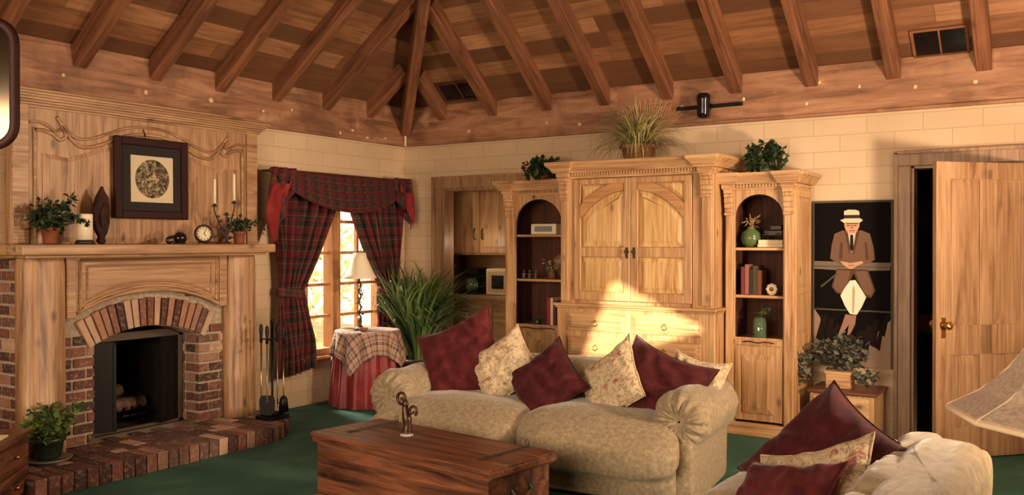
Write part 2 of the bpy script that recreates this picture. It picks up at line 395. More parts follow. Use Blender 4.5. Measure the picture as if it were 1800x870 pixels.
# ------------------------------------------------------------ setting
XR, YF = 7.0, -9.0
ZP, ZD, SL = 2.49, 2.87, 0.78      # wall plate underside, deck line, roof slope
bm = bmesh.new(); box(bm, -0.02, XR+0.2, YF-0.2, 0.0, -0.1, 0.0); struct('floor', bm, CARPET)
bm = bmesh.new()                   # fireplace wall, with window and firebox openings
T = 0.16
for (y0, y1, z0, z1) in ((YF, -3.70, 0, ZD), (-3.70, -2.81, 0.95, ZD), (-3.70, -2.81, 0, 0.10), (-2.81, -1.72, 0, ZD), (-1.72, -0.34, 0, 0.44), (-1.72, -0.34, 2.05, ZD), (-0.34, T, 0, ZD)):
    box(bm, -T, 0, y0, y1, z0, z1)
struct('wall_left', bm, WALL)
bm = bmesh.new()                   # armoire wall, with two doorways
for (x0, x1, z0, z1) in ((0, 0.50, 0, ZD), (0.50, 1.42, 2.04, ZD), (1.42, 4.92, 0, ZD), (4.92, 5.73, 2.07, ZD), (5.73, XR, 0, ZD)):
    box(bm, x0, x1, 0, T, z0, z1)
struct('wall_back', bm, WALL)
bm = bmesh.new()                   # right wall; unseen pointed opening added and shaped to throw the sun patch
ya, yb, yc, zb0, zt0 = -4.99, -6.62, -6.14, 1.98, 2.74
box(bm, XR, XR+T, YF, yb, 0, ZD); box(bm, XR, XR+T, ya, T, 0, ZD); box(bm, XR, XR+T, yb, ya, 0, zb0)
prism(bm, [(yb, zb0), (yc, zt0), (yb, zt0)], XR, XR+T, 'yz'); prism(bm, [(ya, zb0), (ya, zt0), (yc, zt0)], XR, XR+T, 'yz')
box(bm, XR, XR+T, yb, ya, zt0, ZD)
struct('wall_right', bm, WALL)
bm = bmesh.new(); box(bm, -T, XR+T, YF-T, YF, 0, ZD); struct('wall_front', bm, WALL)
bm = bmesh.new()
for a, b_ in (((ya, zb0), (yb, zb0)), ((yb, zb0), (yc, zt0)), ((yc, zt0), (ya, zb0))):
    tube(bm, [(XR+0.05, *a), (XR+0.05, *b_)], 0.03, 4)
w3 = struct('sun_opening', bm, PINE[1])  # edging of the added sun opening
# hip roof: four planes of planks, local X along the eaves, local Y up the slope
sl = math.atan(SL)
def roof(M, L, W):     # eave length L, half span W
    up = W/math.cos(sl)
    b = bmesh.new(); ext = 0.25
    pts = [(-ext, -ext/math.cos(sl)), (L+ext, -ext/math.cos(sl)), (L-W, up), (W, up)]
    lo = [b.verts.new((x, y, 0)) for x, y in pts]; hi = [b.verts.new((x, y, 0.05)) for x, y in pts]
    b.faces.new(lo[::-1]); b.faces.new(hi)
    for i in range(4): b.faces.new((lo[i], lo[(i+1) % 4], hi[(i+1) % 4], hi[i]))
    o = struct('ceiling', b, PLANKS); o.matrix_world = M; return o
half = XR/2
roof(Matrix.Translation((0, YF, ZD)) @ Matrix.Rotation(PI/2, 4, 'Z') @ Matrix.Scale(-1, 4, (0, 1, 0)) @ Matrix.Rotation(sl, 4, 'X'), -YF, half)
roof(Matrix.Translation((0, 0, ZD)) @ Matrix.Scale(-1, 4, (0, 1, 0)) @ Matrix.Rotation(sl, 4, 'X'), XR, half)
roof(Matrix.Translation((XR, YF, ZD)) @ Matrix.Rotation(PI/2, 4, 'Z') @ Matrix.Rotation(sl, 4, 'X'), -YF, half)
roof(Matrix.Translation((0, YF, ZD)) @ Matrix.Rotation(sl, 4, 'X'), XR, half)
# wall plates: the broad weathered boards at the head of the walls
PLY, PLX = platewood(1), platewood(0)
def plate(name, along, m):
    b = bmesh.new()
    if along == 'y': box(b, 0.0, 0.035, YF, 0, ZP, ZD+0.02, 0.004); box(b, 0.035, 0.05, YF, 0, ZP, ZP+0.025, 0.004)
    else: box(b, 0, XR, -0.035, 0.0, ZP, ZD+0.02, 0.004); box(b, 0, XR, -0.05, -0.035, ZP, ZP+0.025, 0.004)
    return struct(name, b, m)
plate('trim_1', 'y', PLY); plate('trim_2', 'x', PLX)
bm = bmesh.new(); tube(bm, [(0.055, -0.055, 2.49), (0.055, -0.055, 2.62)], 0.014, 6); struct('trim_3', bm, CREAM)
# bolt washers / plaster dabs on the plates
DAB = mottled('plaster_dab', (236, 210, 172), (200, 160, 120), 30)
dabs = [(0.037, y, z) for y, z in ((-0.35, 2.55), (-0.62, 2.53), (-0.83, 2.58), (-1.0, 2.54), (-1.62, 2.68), (-1.95, 2.63), (-3.1, 2.63), (-3.75, 2.66), (-2.5, 2.65))]
bm = bmesh.new()
for x, y, z in dabs: sphere(bm, (x, y, z), 0.016, 0.3, R.uniform(0.8, 1.8), R.uniform(.7, 1.3), 8)
for x, z in ((0.85, 2.6), (1.75, 2.62), (2.1, 2.58), (3.64, 2.68), (3.1, 2.66), (4.15, 2.6), (4.55, 2.7), (4.25, 2.76), (4.95, 2.66), (5.35, 2.66), (5.75, 2.65)):
    sphere(bm, (x, -0.037, z), 0.016, R.uniform(.8, 1.3), 0.3, 1, 8)
struct('trim_4', bm, DAB)

# rafters
ORD = ['nearest the corner', 'second from the corner', 'third from the corner', 'fourth from the corner', 'fifth from the corner', 'sixth from the corner', 'seventh from the corner', 'eighth from the corner', 'ninth from the corner', 'tenth from the corner', 'eleventh from the corner', 'twelfth from the corner']
RH, RW = 0.135, 0.105
def beam(name, p0, p1, wd, ht, m, label, cat, group=None):
    """beam whose underside centre line runs from p0 to p1; local x along it"""
    p0, p1 = V(p0), V(p1); d = p1-p0; L = d.length; d.normalize()
    s = V((0, 0, 1)).cross(d).normalized(); u = d.cross(s)
    b = bmesh.new(); box(b, 0, L, -wd/2, wd/2, 0, ht, 0.006)
    o = link(name, b, m); mt = Matrix((d, s, u)).transposed().to_4x4(); mt.translation = p0; o.matrix_world = mt
    WM[o.name] = mt
    return tag(o, label, cat, group)
ZR = 2.72
for k in range(12):
    y = -(0.575 + 0.61*k); run = min(-y, half) - 0.05
    if -y > half+0.1 and k > 8: break
    beam('rafter', (0.02, y, ZR), (run, y, ZR+SL*(run-0.02)), RW, RH, RAFT[0], 'brown ceiling rafter over the fireplace wall, ' + ORD[k], 'rafter', 'rafters over the fireplace wall')
for k in range(10):
    x = 0.528 + 0.61*k; run = min(x, XR-x, half) - 0.05
    beam('rafter', (x, -0.02, ZR), (x, -run, ZR+SL*(run-0.02)), RW, RH, RAFT[0], 'brown ceiling rafter over the armoire wall, ' + ORD[k], 'rafter', 'rafters over the armoire wall')
beam('hip_beam', (0.0, 0.0, ZR-0.17), (half, -half, ZR-0.17+SL*half), 0.10, 0.22, RAFT[0], 'large corner hip beam where both rows of rafters meet', 'beam')
beam('hip_beam', (XR, 0.0, ZR-0.12), (half, -half, ZR-0.12+SL*half), 0.12, 0.2, RAFT[0], 'corner hip beam over the far right corner, mostly out of view', 'beam')
beam('roof_brace', (5.95, -0.9, 3.06), (5.15, -1.55, 3.62), 0.08, 0.1, RAFT[0], 'short diagonal brace beam at the top right edge', 'beam')
# roof vents between rafters over the armoire wall
def vent(x0, x1, s0, s1, label, m):
    M = Matrix.Translation((0, 0, ZD)) @ Matrix.Scale(-1, 4, (0, 1, 0)) @ Matrix.Rotation(sl, 4, 'X')
    t = thing('roof_vent', label, 'vent', (0, 0, 0)); t.location = ((x0+x1)/2, -s0, ZD+SL*s0-0.02); WM[t.name] = Matrix.Translation(t.location)
    b = bmesh.new(); box(b, x0, x1, s0, s1, -0.006, -0.002, M=M); link('screen', b, BLACKC, t)
    b = bmesh.new()
    for a in ((x0-.02, x1+.02, s0-.02, s0), (x0-.02, x1+.02, s1, s1+.02), (x0-.02, x0, s0, s1), (x1, x1+.02, s0, s1), ((x0+x1)/2-.006, (x0+x1)/2+.006, s0, s1)): box(b, *a, -0.02, -0.001, M=M)
    link('frame', b, m, t)
vent(4.96, 5.30, 0.04, 0.27, 'dark screened roof vent between rafters above the door', RAFT[0])
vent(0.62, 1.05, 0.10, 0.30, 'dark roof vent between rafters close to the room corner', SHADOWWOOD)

# ------------------------------------------------------------ window in the fireplace wall
wy0, wy1, wz0, wz1 = -1.72, -0.34, 0.44, 2.05; wm = (wy0+wy1)/2
OLDW = wood('window_pine', (206, 150, 104), (186, 128, 84), (150, 96, 60), 2, 0.2)
bm = bmesh.new()
for a in ((-.12, .02, wy0, wy0+.06, wz0, wz1), (-.12, .02, wy1-.06, wy1, wz0, wz1), (-.12, .02, wy0, wy1, wz1-.06, wz1), (-.12, .02, wy0, wy1, wz0, wz0+.06), (-.11, .015, wm-.055, wm+.055, wz0, wz1)): box(bm, *a, 0.004)
win = struct('window_1', bm, OLDW)
bm = bmesh.new()
for s in (-1, 1):
    c0 = wm - .055 if s < 0 else wm + .055; e0 = wy0+.06 if s < 0 else wy1-.06; lo, hi = min(c0, e0), max(c0, e0)
    box(bm, -.07, -.03, (lo+hi)/2-.014, (lo+hi)/2+.014, wz0+.06, wz1-.06, 0.003)
    for k in range(1, 5): z = wz0+.06 + k*(wz1-wz0-.12)/5; box(bm, -.07, -.03, lo, hi, z-.014, z+.014, 0.003)
link('window_frame', bm, OLDW, win)
bm = bmesh.new(); box(bm, -.052, -.048, wy0+.05, wy1-.05, wz0+.05, wz1-.05); link('window_pane', bm, GLASS, win)
bm = bmesh.new(); box(bm, -.02, .09, wy0-.05, wy1+.05, wz0-.03, wz0+.0, 0.006); link('window_sill', bm, OLDW, win)
# garden outside
bm = bmesh.new(); box(bm, -9, -T-0.01, -8, 5, -0.12, -0.02); o = struct('floor_garden', bm, mottled('garden_path', (190, 170, 120), (222, 204, 150), 3)); o.name = 'trim_5'
def leaves(bm, n, c, r, size, rnd, flat=0.5, shape='ell'):
    for _ in range(n):
        while True:
            p = V((rnd.uniform(-1, 1), rnd.uniform(-1, 1), rnd.uniform(-1, 1)))
            if p.length < 1: break
        p *= (0.55 + 0.45*rnd.random()) / max(p.length, .35)*p.length**.3 if p.length > 0.01 else 1
        P = V((c[0]+p.x*r[0], c[1]+p.y*r[1], c[2]+p.z*r[2]))
        d = V((rnd.uniform(-1, 1), rnd.uniform(-1, 1), rnd.uniform(-.8, .8))).normalized()
        s = d.cross(V((rnd.uniform(-.6, .6), rnd.uniform(-.6, .6), 1))).normalized(); q = d.cross(s)
        L = size*rnd.uniform(.6, 1.3); W = L*flat
        v = [bm.verts.new(x) for x in (P, P+d*L*.5+s*W*.5+q*L*.06, P+d*L, P+d*L*.5-s*W*.5+q*L*.06)]
        bm.faces.new(v).smooth = False
rg = random.Random(3)
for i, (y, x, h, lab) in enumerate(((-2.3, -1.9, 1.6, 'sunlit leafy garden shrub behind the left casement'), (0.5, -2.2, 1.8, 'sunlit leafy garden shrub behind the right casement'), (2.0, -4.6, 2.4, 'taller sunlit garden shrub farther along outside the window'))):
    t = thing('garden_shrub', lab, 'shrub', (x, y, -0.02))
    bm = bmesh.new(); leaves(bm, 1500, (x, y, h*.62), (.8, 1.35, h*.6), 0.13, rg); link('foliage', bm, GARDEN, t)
    bm = bmesh.new()
    for k in range(4): tube(bm, [(x+.04*k, y, 0), (x+rg.uniform(-.3, .3), y+rg.uniform(-.4, .4), h*.6)], [.03, .015], 6)
    link('stem', bm, DARKWOOD, t)

# ------------------------------------------------------------ doorway with the pantry alcove
def casing(name, x0, x1, zt, m, wd=0.10, th=0.03):
    b = bmesh.new()
    for a in ((x0-wd, x0, 0, zt), (x1, x1+wd, 0, zt), (x0-wd, x1+wd, zt, zt+wd)):
        box(b, a[0], a[1], -th, 0.0, a[2], a[3], 0.005)
    box(b, x0-wd-.012, x0-wd+.018, -th-.012, 0, 0, zt+wd, 0.004); box(b, x1+wd-.018, x1+wd+.012, -th-.012, 0, 0, zt+wd, 0.004)
    box(b, x0-wd-.012, x1+wd+.012, -th-.012, 0, zt+wd-.018, zt+wd+.012, 0.004)
    box(b, x0, x0+.02, 0, T, 0, zt, 0.002); box(b, x1-.02, x1, 0, T, 0, zt, 0.002); box(b, x0, x1, 0, T, zt-.02, zt, 0.002)
    return struct(name, b, m)
casing('trim_6', 0.50, 1.42, 2.04, DOORW[2], 0.11)
bm = bmesh.new()
for a in ((-.1, 1.9, 1.15, 1.2, 0, 2.3), (-.1, -.05, T, 1.15, 0, 2.3), (1.85, 1.9, T, 1.15, 0, 2.3), (-.1, 1.9, T, 1.2, 2.25, 2.3), (-.1, 1.9, T, 1.2, -.05, 0)): box(bm, *a)
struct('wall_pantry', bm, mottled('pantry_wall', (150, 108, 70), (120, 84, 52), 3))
def paneldoor(b, x0, x1, z0, z1, y, th=0.02, st=0.05):
    box(b, x0, x1, y, y+th, z0, z1, 0.003)
    raised(b, [(x0+st, z0+st), (x1-st, z0+st), (x1-st, z1-st), (x0+st, z1-st)], y-.001, 0.008, 0.02)
    return b
t = thing('wall_cabinet', 'two-door upper pantry cabinet of knotty wood inside the doorway', 'cabinet', (0.9, 0.75, 1.36))
bm = bmesh.new(); box(bm, 0.15, 1.5, 0.52, 1.14, 1.36, 2.22, 0.004); link('body', bm, PINED[2], t)
for x0, x1 in ((0.19, 0.60), (0.61, 1.02), (1.03, 1.45)):
    d = link('door', paneldoor(bmesh.new(), x0, x1, 1.38, 2.2, 0.50), PINED[2], t)
    hx = x1-.045 if x0 < .5 else x0+.045
    b = bmesh.new(); tube(b, smoothpath([(hx, .50, 1.52), (hx, .47, 1.54), (hx, .465, 1.58), (hx, .47, 1.62), (hx, .50, 1.64)], 3), .007, 6); link('handle', b, IRON, d)
t = thing('base_cabinet', 'lower pantry counter with drawers inside the doorway', 'cabinet', (0.9, 0.75, 0))
bm = bmesh.new(); box(bm, 0.15, 1.5, 0.42, 1.14, 0.0, 0.90, 0.004); link('body', bm, PINED[2], t)
bm = bmesh.new(); box(bm, 0.10, 1.55, 0.36, 1.14, 0.90, 0.94, 0.008); link('worktop', bm, PINED[0], t)
for z0, z1 in ((0.68, 0.88), (0.42, 0.66), (0.1, 0.40)):
    for x0, x1 in ((0.19, 0.83), (0.85, 1.47)):
        d = link('drawer', paneldoor(bmesh.new(), x0, x1, z0, z1, 0.40, st=.03), PINED[0], t)
        b = bmesh.new(); tube(b, smoothpath([(x0+.26, .40, (z0+z1)/2), (x0+.27, .375, (z0+z1)/2-.01), (x0+.37, .375, (z0+z1)/2-.01), (x0+.38, .40, (z0+z1)/2)], 3), .006, 6); link('handle', b, IRON, d)
t = thing('microwave', 'cream microwave oven with dark door on the pantry counter', 'microwave', (0.97, 0.62, 0.94))
bm = bmesh.new(); box(bm, 0.73, 1.14, 0.44, 0.78, 0.945, 1.22, 0.01); link('body', bm, plain('cream_enamel', (206, 180, 136), 0.4), t)
bm = bmesh.new(); box(bm, 0.76, 1.00, 0.430, 0.44, 0.975, 1.19, 0.004); d = link('door', bm, plain('tan_enamel', (176, 146, 104), 0.4), t)
bm = bmesh.new(); box(bm, 0.81, 0.96, 0.426, 0.432, 1.01, 1.15, 0.002); link('window', bm, BLACKC, d)
bm = bmesh.new(); box(bm, 1.03, 1.11, 0.432, 0.44, 0.97, 1.19, 0.002); link('control_panel', bm, plain('panel_brown', (92, 70, 50), 0.4), t)
t = thing('coffee_maker', 'dark coffee maker beside the microwave on the counter', 'coffee maker', (0.47, 0.6, 0.94))
bm = bmesh.new(); box(bm, 0.34, 0.60, 0.48, 0.72, 0.94, 0.975, 0.006); box(bm, 0.34, 0.60, 0.64, 0.72, 0.97, 1.17, 0.006); box(bm, 0.34, 0.60, 0.48, 0.72, 1.15, 1.22, 0.01); link('body', bm, BLACKC, t)
bm = bmesh.new(); lathe(bm, [(.05, 0), (.065, .03), (.062, .09), (.045, .13)], (.47, .56, .98)); link('jug', bm, JARG, t)
t2 = light('POINT', 'light_pantry', (0.75, 0.25, 1.5), (0, 0, 0), 2.6, WARM, 0.06)

# ------------------------------------------------------------ right doorway, ajar door, dark hall
casing('trim_7', 4.92, 5.73, 2.07, DOORW[2], 0.105)
bm = bmesh.new()
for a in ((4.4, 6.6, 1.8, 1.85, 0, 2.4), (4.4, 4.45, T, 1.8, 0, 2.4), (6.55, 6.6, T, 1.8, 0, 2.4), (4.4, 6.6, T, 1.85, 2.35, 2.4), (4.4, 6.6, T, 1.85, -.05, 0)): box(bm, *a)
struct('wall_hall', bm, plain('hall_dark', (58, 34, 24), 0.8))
bm = bmesh.new(); box(bm, 4.45, 5.2, 1.5, 1.8, 0.80, 0.84, 0.005); box(bm, 4.47, 4.51, 1.5, 1.78, 0, 0.8); box(bm, 5.14, 5.18, 1.5, 1.78, 0, 0.8); box(bm, 4.47, 5.18, 1.5, 1.52, 0.68, 0.8)
single('console_table', bm, PINED[0], 'narrow hall table glimpsed through the gap beside the open door', 'table')
da = math.radians(46)
Md = Matrix.Translation((5.715, -0.02, 0)) @ Matrix.Rotation(PI + da, 4, 'Z')
bm = bmesh.new(); DW, DT_ = 0.80, 0.04
box(bm, 0, 0.11, -DT_/2, DT_/2, 0.01, 2.05, .003); box(bm, DW-.11, DW, -DT_/2, DT_/2, 0.01, 2.05, .003)
box(bm, 0.35, 0.45, -DT_/2, DT_/2, 0.2, 2.0, .003)
for z0, z1 in ((0.01, 0.22), (0.72, 0.93), (1.93, 2.05)): box(bm, 0.11, DW-.11, -DT_/2, DT_/2, z0, z1, .003)
box(bm, 0.1, DW-.1, -.008, .008, 0.2, 1.95)
for x0, x1 in ((.11, .35), (.45, DW-.11)):
    for z0, z1 in ((.22, .72), (.93, 1.93)):
        P = [(x0+.015, z0+.015), (x1-.015, z0+.015), (x1-.015, z1-.015), (x0+.015, z1-.015)]
        raised(bm, P, -.009, .007, .05, sgn=-1); raised(bm, P, .009, .007, .05, sgn=1)
for f in bm.faces: pass
door = struct('door_1', bm, DOORW[2]); door.matrix_world = Md; WM[door.name] = Md
for s in (-1, 1):
    bm = bmesh.new(); pass
    b = bmesh.new(); lathe(b, [(.028, 0), (.03, .004), (.012, .01), (.011, .03), (.026, .045), (.030, .06), (.022, .073), (.0, .076)], seg=16)
    b.transform(Matrix.Translation((DW-.055, s*DT_/2, .93)) @ Matrix.Rotation(-s*PI/2, 4, 'X')); 
    if s > 0: box(b, DW-.075, DW-.035, DT_/2-.001, DT_/2+.003, .84, .98, .001)
    else: box(b, DW-.075, DW-.035, -DT_/2-.003, -DT_/2+.001, .84, .98, .001)
    link('door_handle', b, BRASS, door, local=True)
bm = bmesh.new()
for a, b_ in ((2.0, 3.2), (3.6, 4.8)): box(bm, 5.73+.105, XR, -.02, 0, 0, .1, .004) if a < 3 else None
struct('baseboard_back', bm, DOORW[0])

# ------------------------------------------------------------ fireplace
fp = thing('fireplace', 'brick fireplace with arched opening, round pine columns and tall panelled overmantel', 'fireplace', (0.2, -3.29, 0))
cy, yA, yB = -3.27, -3.70, -2.84
bh, mt = 0.058, 0.017
def course(bm, y0, y1, z, x0, x1, off, L=0.2):
    y = y0 - off
    while y < y1:
        a, b_ = max(y, y0), min(y+L-mt, y1)
        if b_-a > 0.03: brick(bm, x0, x1, a, b_, z, z+bh)
        y += L
for sd in (-1, 1):       # piers either side of the opening with their returns
    bm = brickbm(); z = 0.125; i = 0; e = yA if sd < 0 else yB
    while z < 0.86:
        if sd < 0: course(bm, -3.95, yA, z, .2, .315, 0.1*(i % 2))
        else: course(bm, yB, -2.58, z, .2, .315, 0.1*(i % 2))
        a0, a1 = (e-.1, e+.006) if sd < 0 else (e-.006, e+.1)
        brick(bm, .02, .14, a0, a1, z, z+bh); brick(bm, .16, .27, a0, a1, z, z+bh)
        z += bh+mt; i += 1
    link('brick_pier', bm, BRICK, fp)
bm = brickbm(); z = 0.125; i = 0
while z < 1.36:      # flank facing the camera
    x = 0.0 - 0.1*(i % 2)
    while x < 0.30:
        a, b_ = max(x, 0.003), min(x+.2-mt, .30)
        if b_-a > .03: brick(bm, a, b_, -4.215, -4.1, z, z+bh)
        x += .2
    z += bh+mt; i += 1
link('brick_flank', bm, BRICK, fp)
Rr, zc, th = 0.975, -0.085, 0.235     # spandrel bricks above the arch
bm = brickbm(); z = 0.86
while z < 1.36:
    y = -3.95
    while y < -2.58:
        yy = y+.1
        if math.hypot(yy-cy, z+.03-zc) > Rr+th+0.035: brick(bm, .2, .300, y, min(y+.19, -2.58), z, z+bh)
        y += .2
    z += bh+mt
link('brick_spandrel', bm, BRICK, fp)
bm = brickbm(); N = 19; am = math.radians(29)
for k in range(N):
    a = -am + (k+.5)*2*am/N; wv = 2*am/N*Rr*0.80
    M = Matrix.Translation((0, cy, zc)) @ Matrix.Rotation(-a, 4, 'X')
    b = bmesh.new(); box(b, .15, .330+R.uniform(-.004, .004), -wv/2, wv/2, Rr+.004, Rr+th-.02-R.uniform(0, .02), .004)
    for v in b.verts:
        if v.co.z > Rr+th*.5: v.co.y *= 1.2
    merge(bm, b, M, col=srgb(R.choice(RED + [(190, 150, 120), (160, 110, 84)])))
link('brick_arch', bm, BRICK, fp)
bm = bmesh.new()     # mortar bed behind the bricks
box(bm, 0.02, .303, -3.95, yA-.006, .12, 1.36); box(bm, 0.02, .303, yB+.006, -2.58, .12, 1.36)
pts = [(-3.95, 1.38), (-3.95, .8)] + [(yA-.003, .8)] + [(cy + (Rr)*math.sin(a), zc + Rr*math.cos(a)) for a in [math.radians(-26+52*i/16) for i in range(17)]] + [(yB+.003, .8), (-2.58, .8), (-2.58, 1.38)]
prism(bm, pts[::-1], 0.02, .290, 'yz'); box(bm, 0.0, .297, -4.208, -3.95, .12, 1.38); box(bm, 0.0, .297, -2.58, -2.37, .12, 1.38)
link('mortar', bm, MORTAR, fp)
# hearth slab with brick paving and a soldier edge
def hx(y): return 0.90 - (0.32*max(0, (y+2.75)/.5)**2.2 if y > -2.75 else 0)
bm = brickbm(); y = -4.46
while y < -2.27:
    e = hx(y+.04)
    brick(bm, max(.1, e-.2), e+.03, y, y+.072, .0, .118)
    y += .082
y = -4.46; j = 0
while y < -2.28:
    x = 0.30 - (.1 if j % 2 else 0); e = hx(y+.04)-.21
    while x < e:
        brick(bm, max(x, .0), min(x+.19, e), y, y+.088, .06, .116); x += .2
    y += .098; j += 1
link('hearth', bm, BRICK, fp)
bm = bmesh.new(); P = [(0.005, -4.46)] + [(hx(y)+.012, y) for y in [-4.46+i*.1 for i in range(22)]] + [(0.55, -2.262), (0.005, -2.262)]
prism(bm, P, 0.0, .104, 'xy'); link('hearth_mortar', bm, MORTAR, fp)
# pine columns (rounded fronts)
def column(y0, y1):
    b = bmesh.new(); c = (y0+y1)/2; h = (y1-y0)/2; prof = []
    for i in range(17):
        a = -PI/2 + PI*i/16; prof.append((.30 + .125*abs(math.cos(a))**.55, c + h*(1 if math.sin(a) > 0 else -1)*abs(math.sin(a))**.75))
    rows = [(0.118, 1.06), (0.20, 1.06), (0.215, 1.0), (1.30, 1.0), (1.36, .97), (1.39, .9), (1.405, .8)]
    rings = [[b.verts.new((.30+(x-.30)*s, c+(y-c)*(1 if s > 1 else s*.2+.8), z)) for x, y in prof] for z, s in rows]
    for p, q in zip(rings, rings[1:]):
        for k in range(16): f = b.faces.new((p[k], p[k+1], q[k+1], q[k])); f.smooth = True
        b.faces.new((p[16], p[0], q[0], q[16]))
    b.faces.new(rings[-1]); b.faces.new(rings[0][::-1]); bmesh.ops.recalc_face_normals(b, faces=b.faces[:])
    return b
link('column', column(-4.235, -3.935), OLD[2], fp); link('column', column(-2.62, -2.335), OLD[2], fp)
# frieze board with arched lower edge and moulded field
def arch(y0, y1, ze, zm, n=18): return [(y0+(y1-y0)*i/n, ze+(zm-ze)*(1-(2*i/n-1)**2)**.9) for i in range(n+1)]
bm = bmesh.new()
fy0, fy1 = -3.935, -2.62
P = [(fy0, 1.41), (fy0, .985), (fy0+.075, .985)] + arch(fy0+.076, fy1-.076, 1.01, 1.145) + [(fy1-.075, 1.0), (fy1, 1.0), (fy1, 1.41)]
prism(bm, P, .30, .362, 'yz'); link('frieze', bm, OLD[1], fp)
bm = bmesh.new()
out = [(fy0+.10, 1.375)] + [(p[0], p[1]+.035) for p in arch(fy0+.10, fy1-.10, 1.01, 1.150)] + [(fy1-.10, 1.375)]
tube(bm, [(.364, *p) for p in out+[out[0]]], .012, 6)
inn = [(fy0+.15, 1.335)] + [(p[0], p[1]+.075) for p in arch(fy0+.15, fy1-.15, 1.03, 1.145)] + [(fy1-.15, 1.335)]
tube(bm, [(.364, *p) for p in inn+[inn[0]]], .008, 6)
box(bm, .36, .378, fy0, fy0+.07, .99, 1.405, .006); box(bm, .36, .378, fy1-.07, fy1, 1.0, 1.405, .006)
tube(bm, [(.364, *p) for p in arch(fy0+.076, fy1-.076, 1.02, 1.155)], .012, 6)
link('moulding', bm, OLD[1], fp)
bm = bmesh.new(); box(bm, 0.0, .555, -4.325, -2.285, 1.415, 1.482, .014, seg=3); box(bm, 0, .50, -4.27, -2.33, 1.395, 1.417, .006); link('mantel_shelf', bm, OLD[1], fp)
# overmantel
bm = bmesh.new(); box(bm, 0.0, .085, -4.14, -2.075, 1.482, 2.44, .004); link('overmantel', bm, OLD[2], fp)
bm = bmesh.new()
box(bm, .085, .105, -4.14, -4.03, 1.482, 2.42, .005); box(bm, .085, .105, -2.185, -2.075, 1.482, 2.42, .005)
for i in range(6): box(bm, .0, .10+.018*i, -4.15-.012*i, -2.065+.012*i, 2.40+.016*i, 2.40+.016*(i+1), .002)
box(bm, 0, .215, -4.235, -1.98, 2.496, 2.512, .004)
link('cornice', bm, OLD[1], fp)
def scroll(off, s0, rad):
    W0, W1 = -4.03+s0, -2.185-s0; S = W1-W0
    half_ = [(0, 2.245), (.03, 2.255), (.07, 2.235), (.10, 2.20), (.125, 2.235), (.105, 2.30), (.145, 2.215), (.19, 2.165), (.26, 2.185), (.34, 2.245), (.42, 2.29), (.5, 2.30)]
    if off > 0: half_ = [(a, z_+off) for a, z_ in half_]
    pts = [(.092, W0+S*a, z_) for a, z_ in half_] + [(.092, W0+S*(1-a), z_) for a, z_ in half_[-2::-1]]
    if off <= 0: pts = [(.092, W0, 1.49)] + [(.092, W0, 2.2)] + pts + [(.092, W1, 2.2), (.092, W1, 1.49)]
    b = bmesh.new(); tube(b, smoothpath(pts, 4), rad, 6); return b
bm = scroll(0, .045, .013); merge(bm, scroll(.055, .005, .011)); link('carved_moulding', bm, OLD[1], fp)
bm = bmesh.new(); raised(bm, [(-3.93, 1.50), (-2.29, 1.50), (-2.29, 2.10), (-2.5, 2.08), (-2.75, 2.17), (-3.1, 2.22), (-3.5, 2.17), (-3.75, 2.08), (-3.93, 2.10)], .086, .012, .03, 'yz', 1); link('field_panel', bm, OLD[2], fp)
# firebox
bm = bmesh.new()
box(bm, -.62, -.58, -3.55, -2.98, .08, .95); 
prism(bm, [(.06, yA), (-.60, -3.55), (-.60, -3.60), (.06, yA-.05)], .08, .95, 'xy'); prism(bm, [(.06, yB), (-.60, -2.98), (-.60, -2.93), (.06, yB+.05)], .08, .95, 'xy')
box(bm, -.62, .10, yA, yB, .93, .97); box(bm, -.62, .10, yA, yB, .07, .115)
link('firebox', bm, SOOT, fp)
bm = bmesh.new()
for a in ((.10, .13, yA+.005, yB-.005, .78, .84), (.10, .13, yA+.005, yA+.045, .12, .80), (.10, .13, yB-.045, yB-.005, .12, .80), (.10, .13, yA, yB, .118, .14)): box(bm, *a, .003)
link('metal_surround', bm, plain('aged_bronze', (82, 66, 52), .5, Metallic=.3), fp)
for (y0, s) in ((yA+.05, 1), (yB-.05, -1)):
    bm = bmesh.new(); M = Matrix.Translation((.115, y0, 0)) @ Matrix.Rotation(-s*math.radians(18), 4, 'Z')
    for a in ((-.008, .008, 0, s*.02, .14, .78), (-.008, .008, s*.19, s*.21, .14, .78), (-.008, .008, 0, s*.21, .14, .16), (-.008, .008, 0, s*.21, .76, .78), (-.002, .002, s*.02, s*.19, .16, .76)):
        x0, x1, a0, a1, z0, z1 = a; box(bm, x0, x1, min(a0, a1), max(a0, a1), z0, z1, M=M)
    link('firebox_door', bm, BLACKM, fp)
bm = bmesh.new()
for k in range(7): tube(bm, [(-.30, -3.48+k*.07, .20), (-.02, -3.48+k*.07, .20), (.0, -3.48+k*.07, .26)], .009, 6)
for x in (-.28, -.04): tube(bm, [(x, -3.50, .19), (x, -3.04, .19)], .009, 6)
for x in (-.28, -.04):
    for y in (-3.46, -3.08): tube(bm, [(x, y, .115), (x, y, .19)], .009, 6)
link('grate', bm, BLACKM, fp)
def log(p0, p1, r, label):
    b = bmesh.new(); p0, p1 = V(p0), V(p1); rr = random.Random(label); n = 7
    pts = [p0.lerp(p1, i/n)+V((rr.uniform(-1, 1), rr.uniform(-1, 1), rr.uniform(-1, 1)))*.004 for i in range(n+1)]
    tube(b, pts, [r*rr.uniform(.9, 1.08) for _ in pts], 10)
    single('firewood_log', b, mottled('bark', (120, 88, 62), (70, 48, 34), 20), label, 'log')
log((-.1, -3.52, .262), (-.13, -3.02, .262), .05, 'front split log on the fireplace grate')
log((-.22, -3.46, .262), (-.22, -3.05, .262), .048, 'rear log lying on the fireplace grate')
log((-.08, -3.5, .345), (-.25, -3.15, .36), .045, 'pale log laid across the top of the grate')

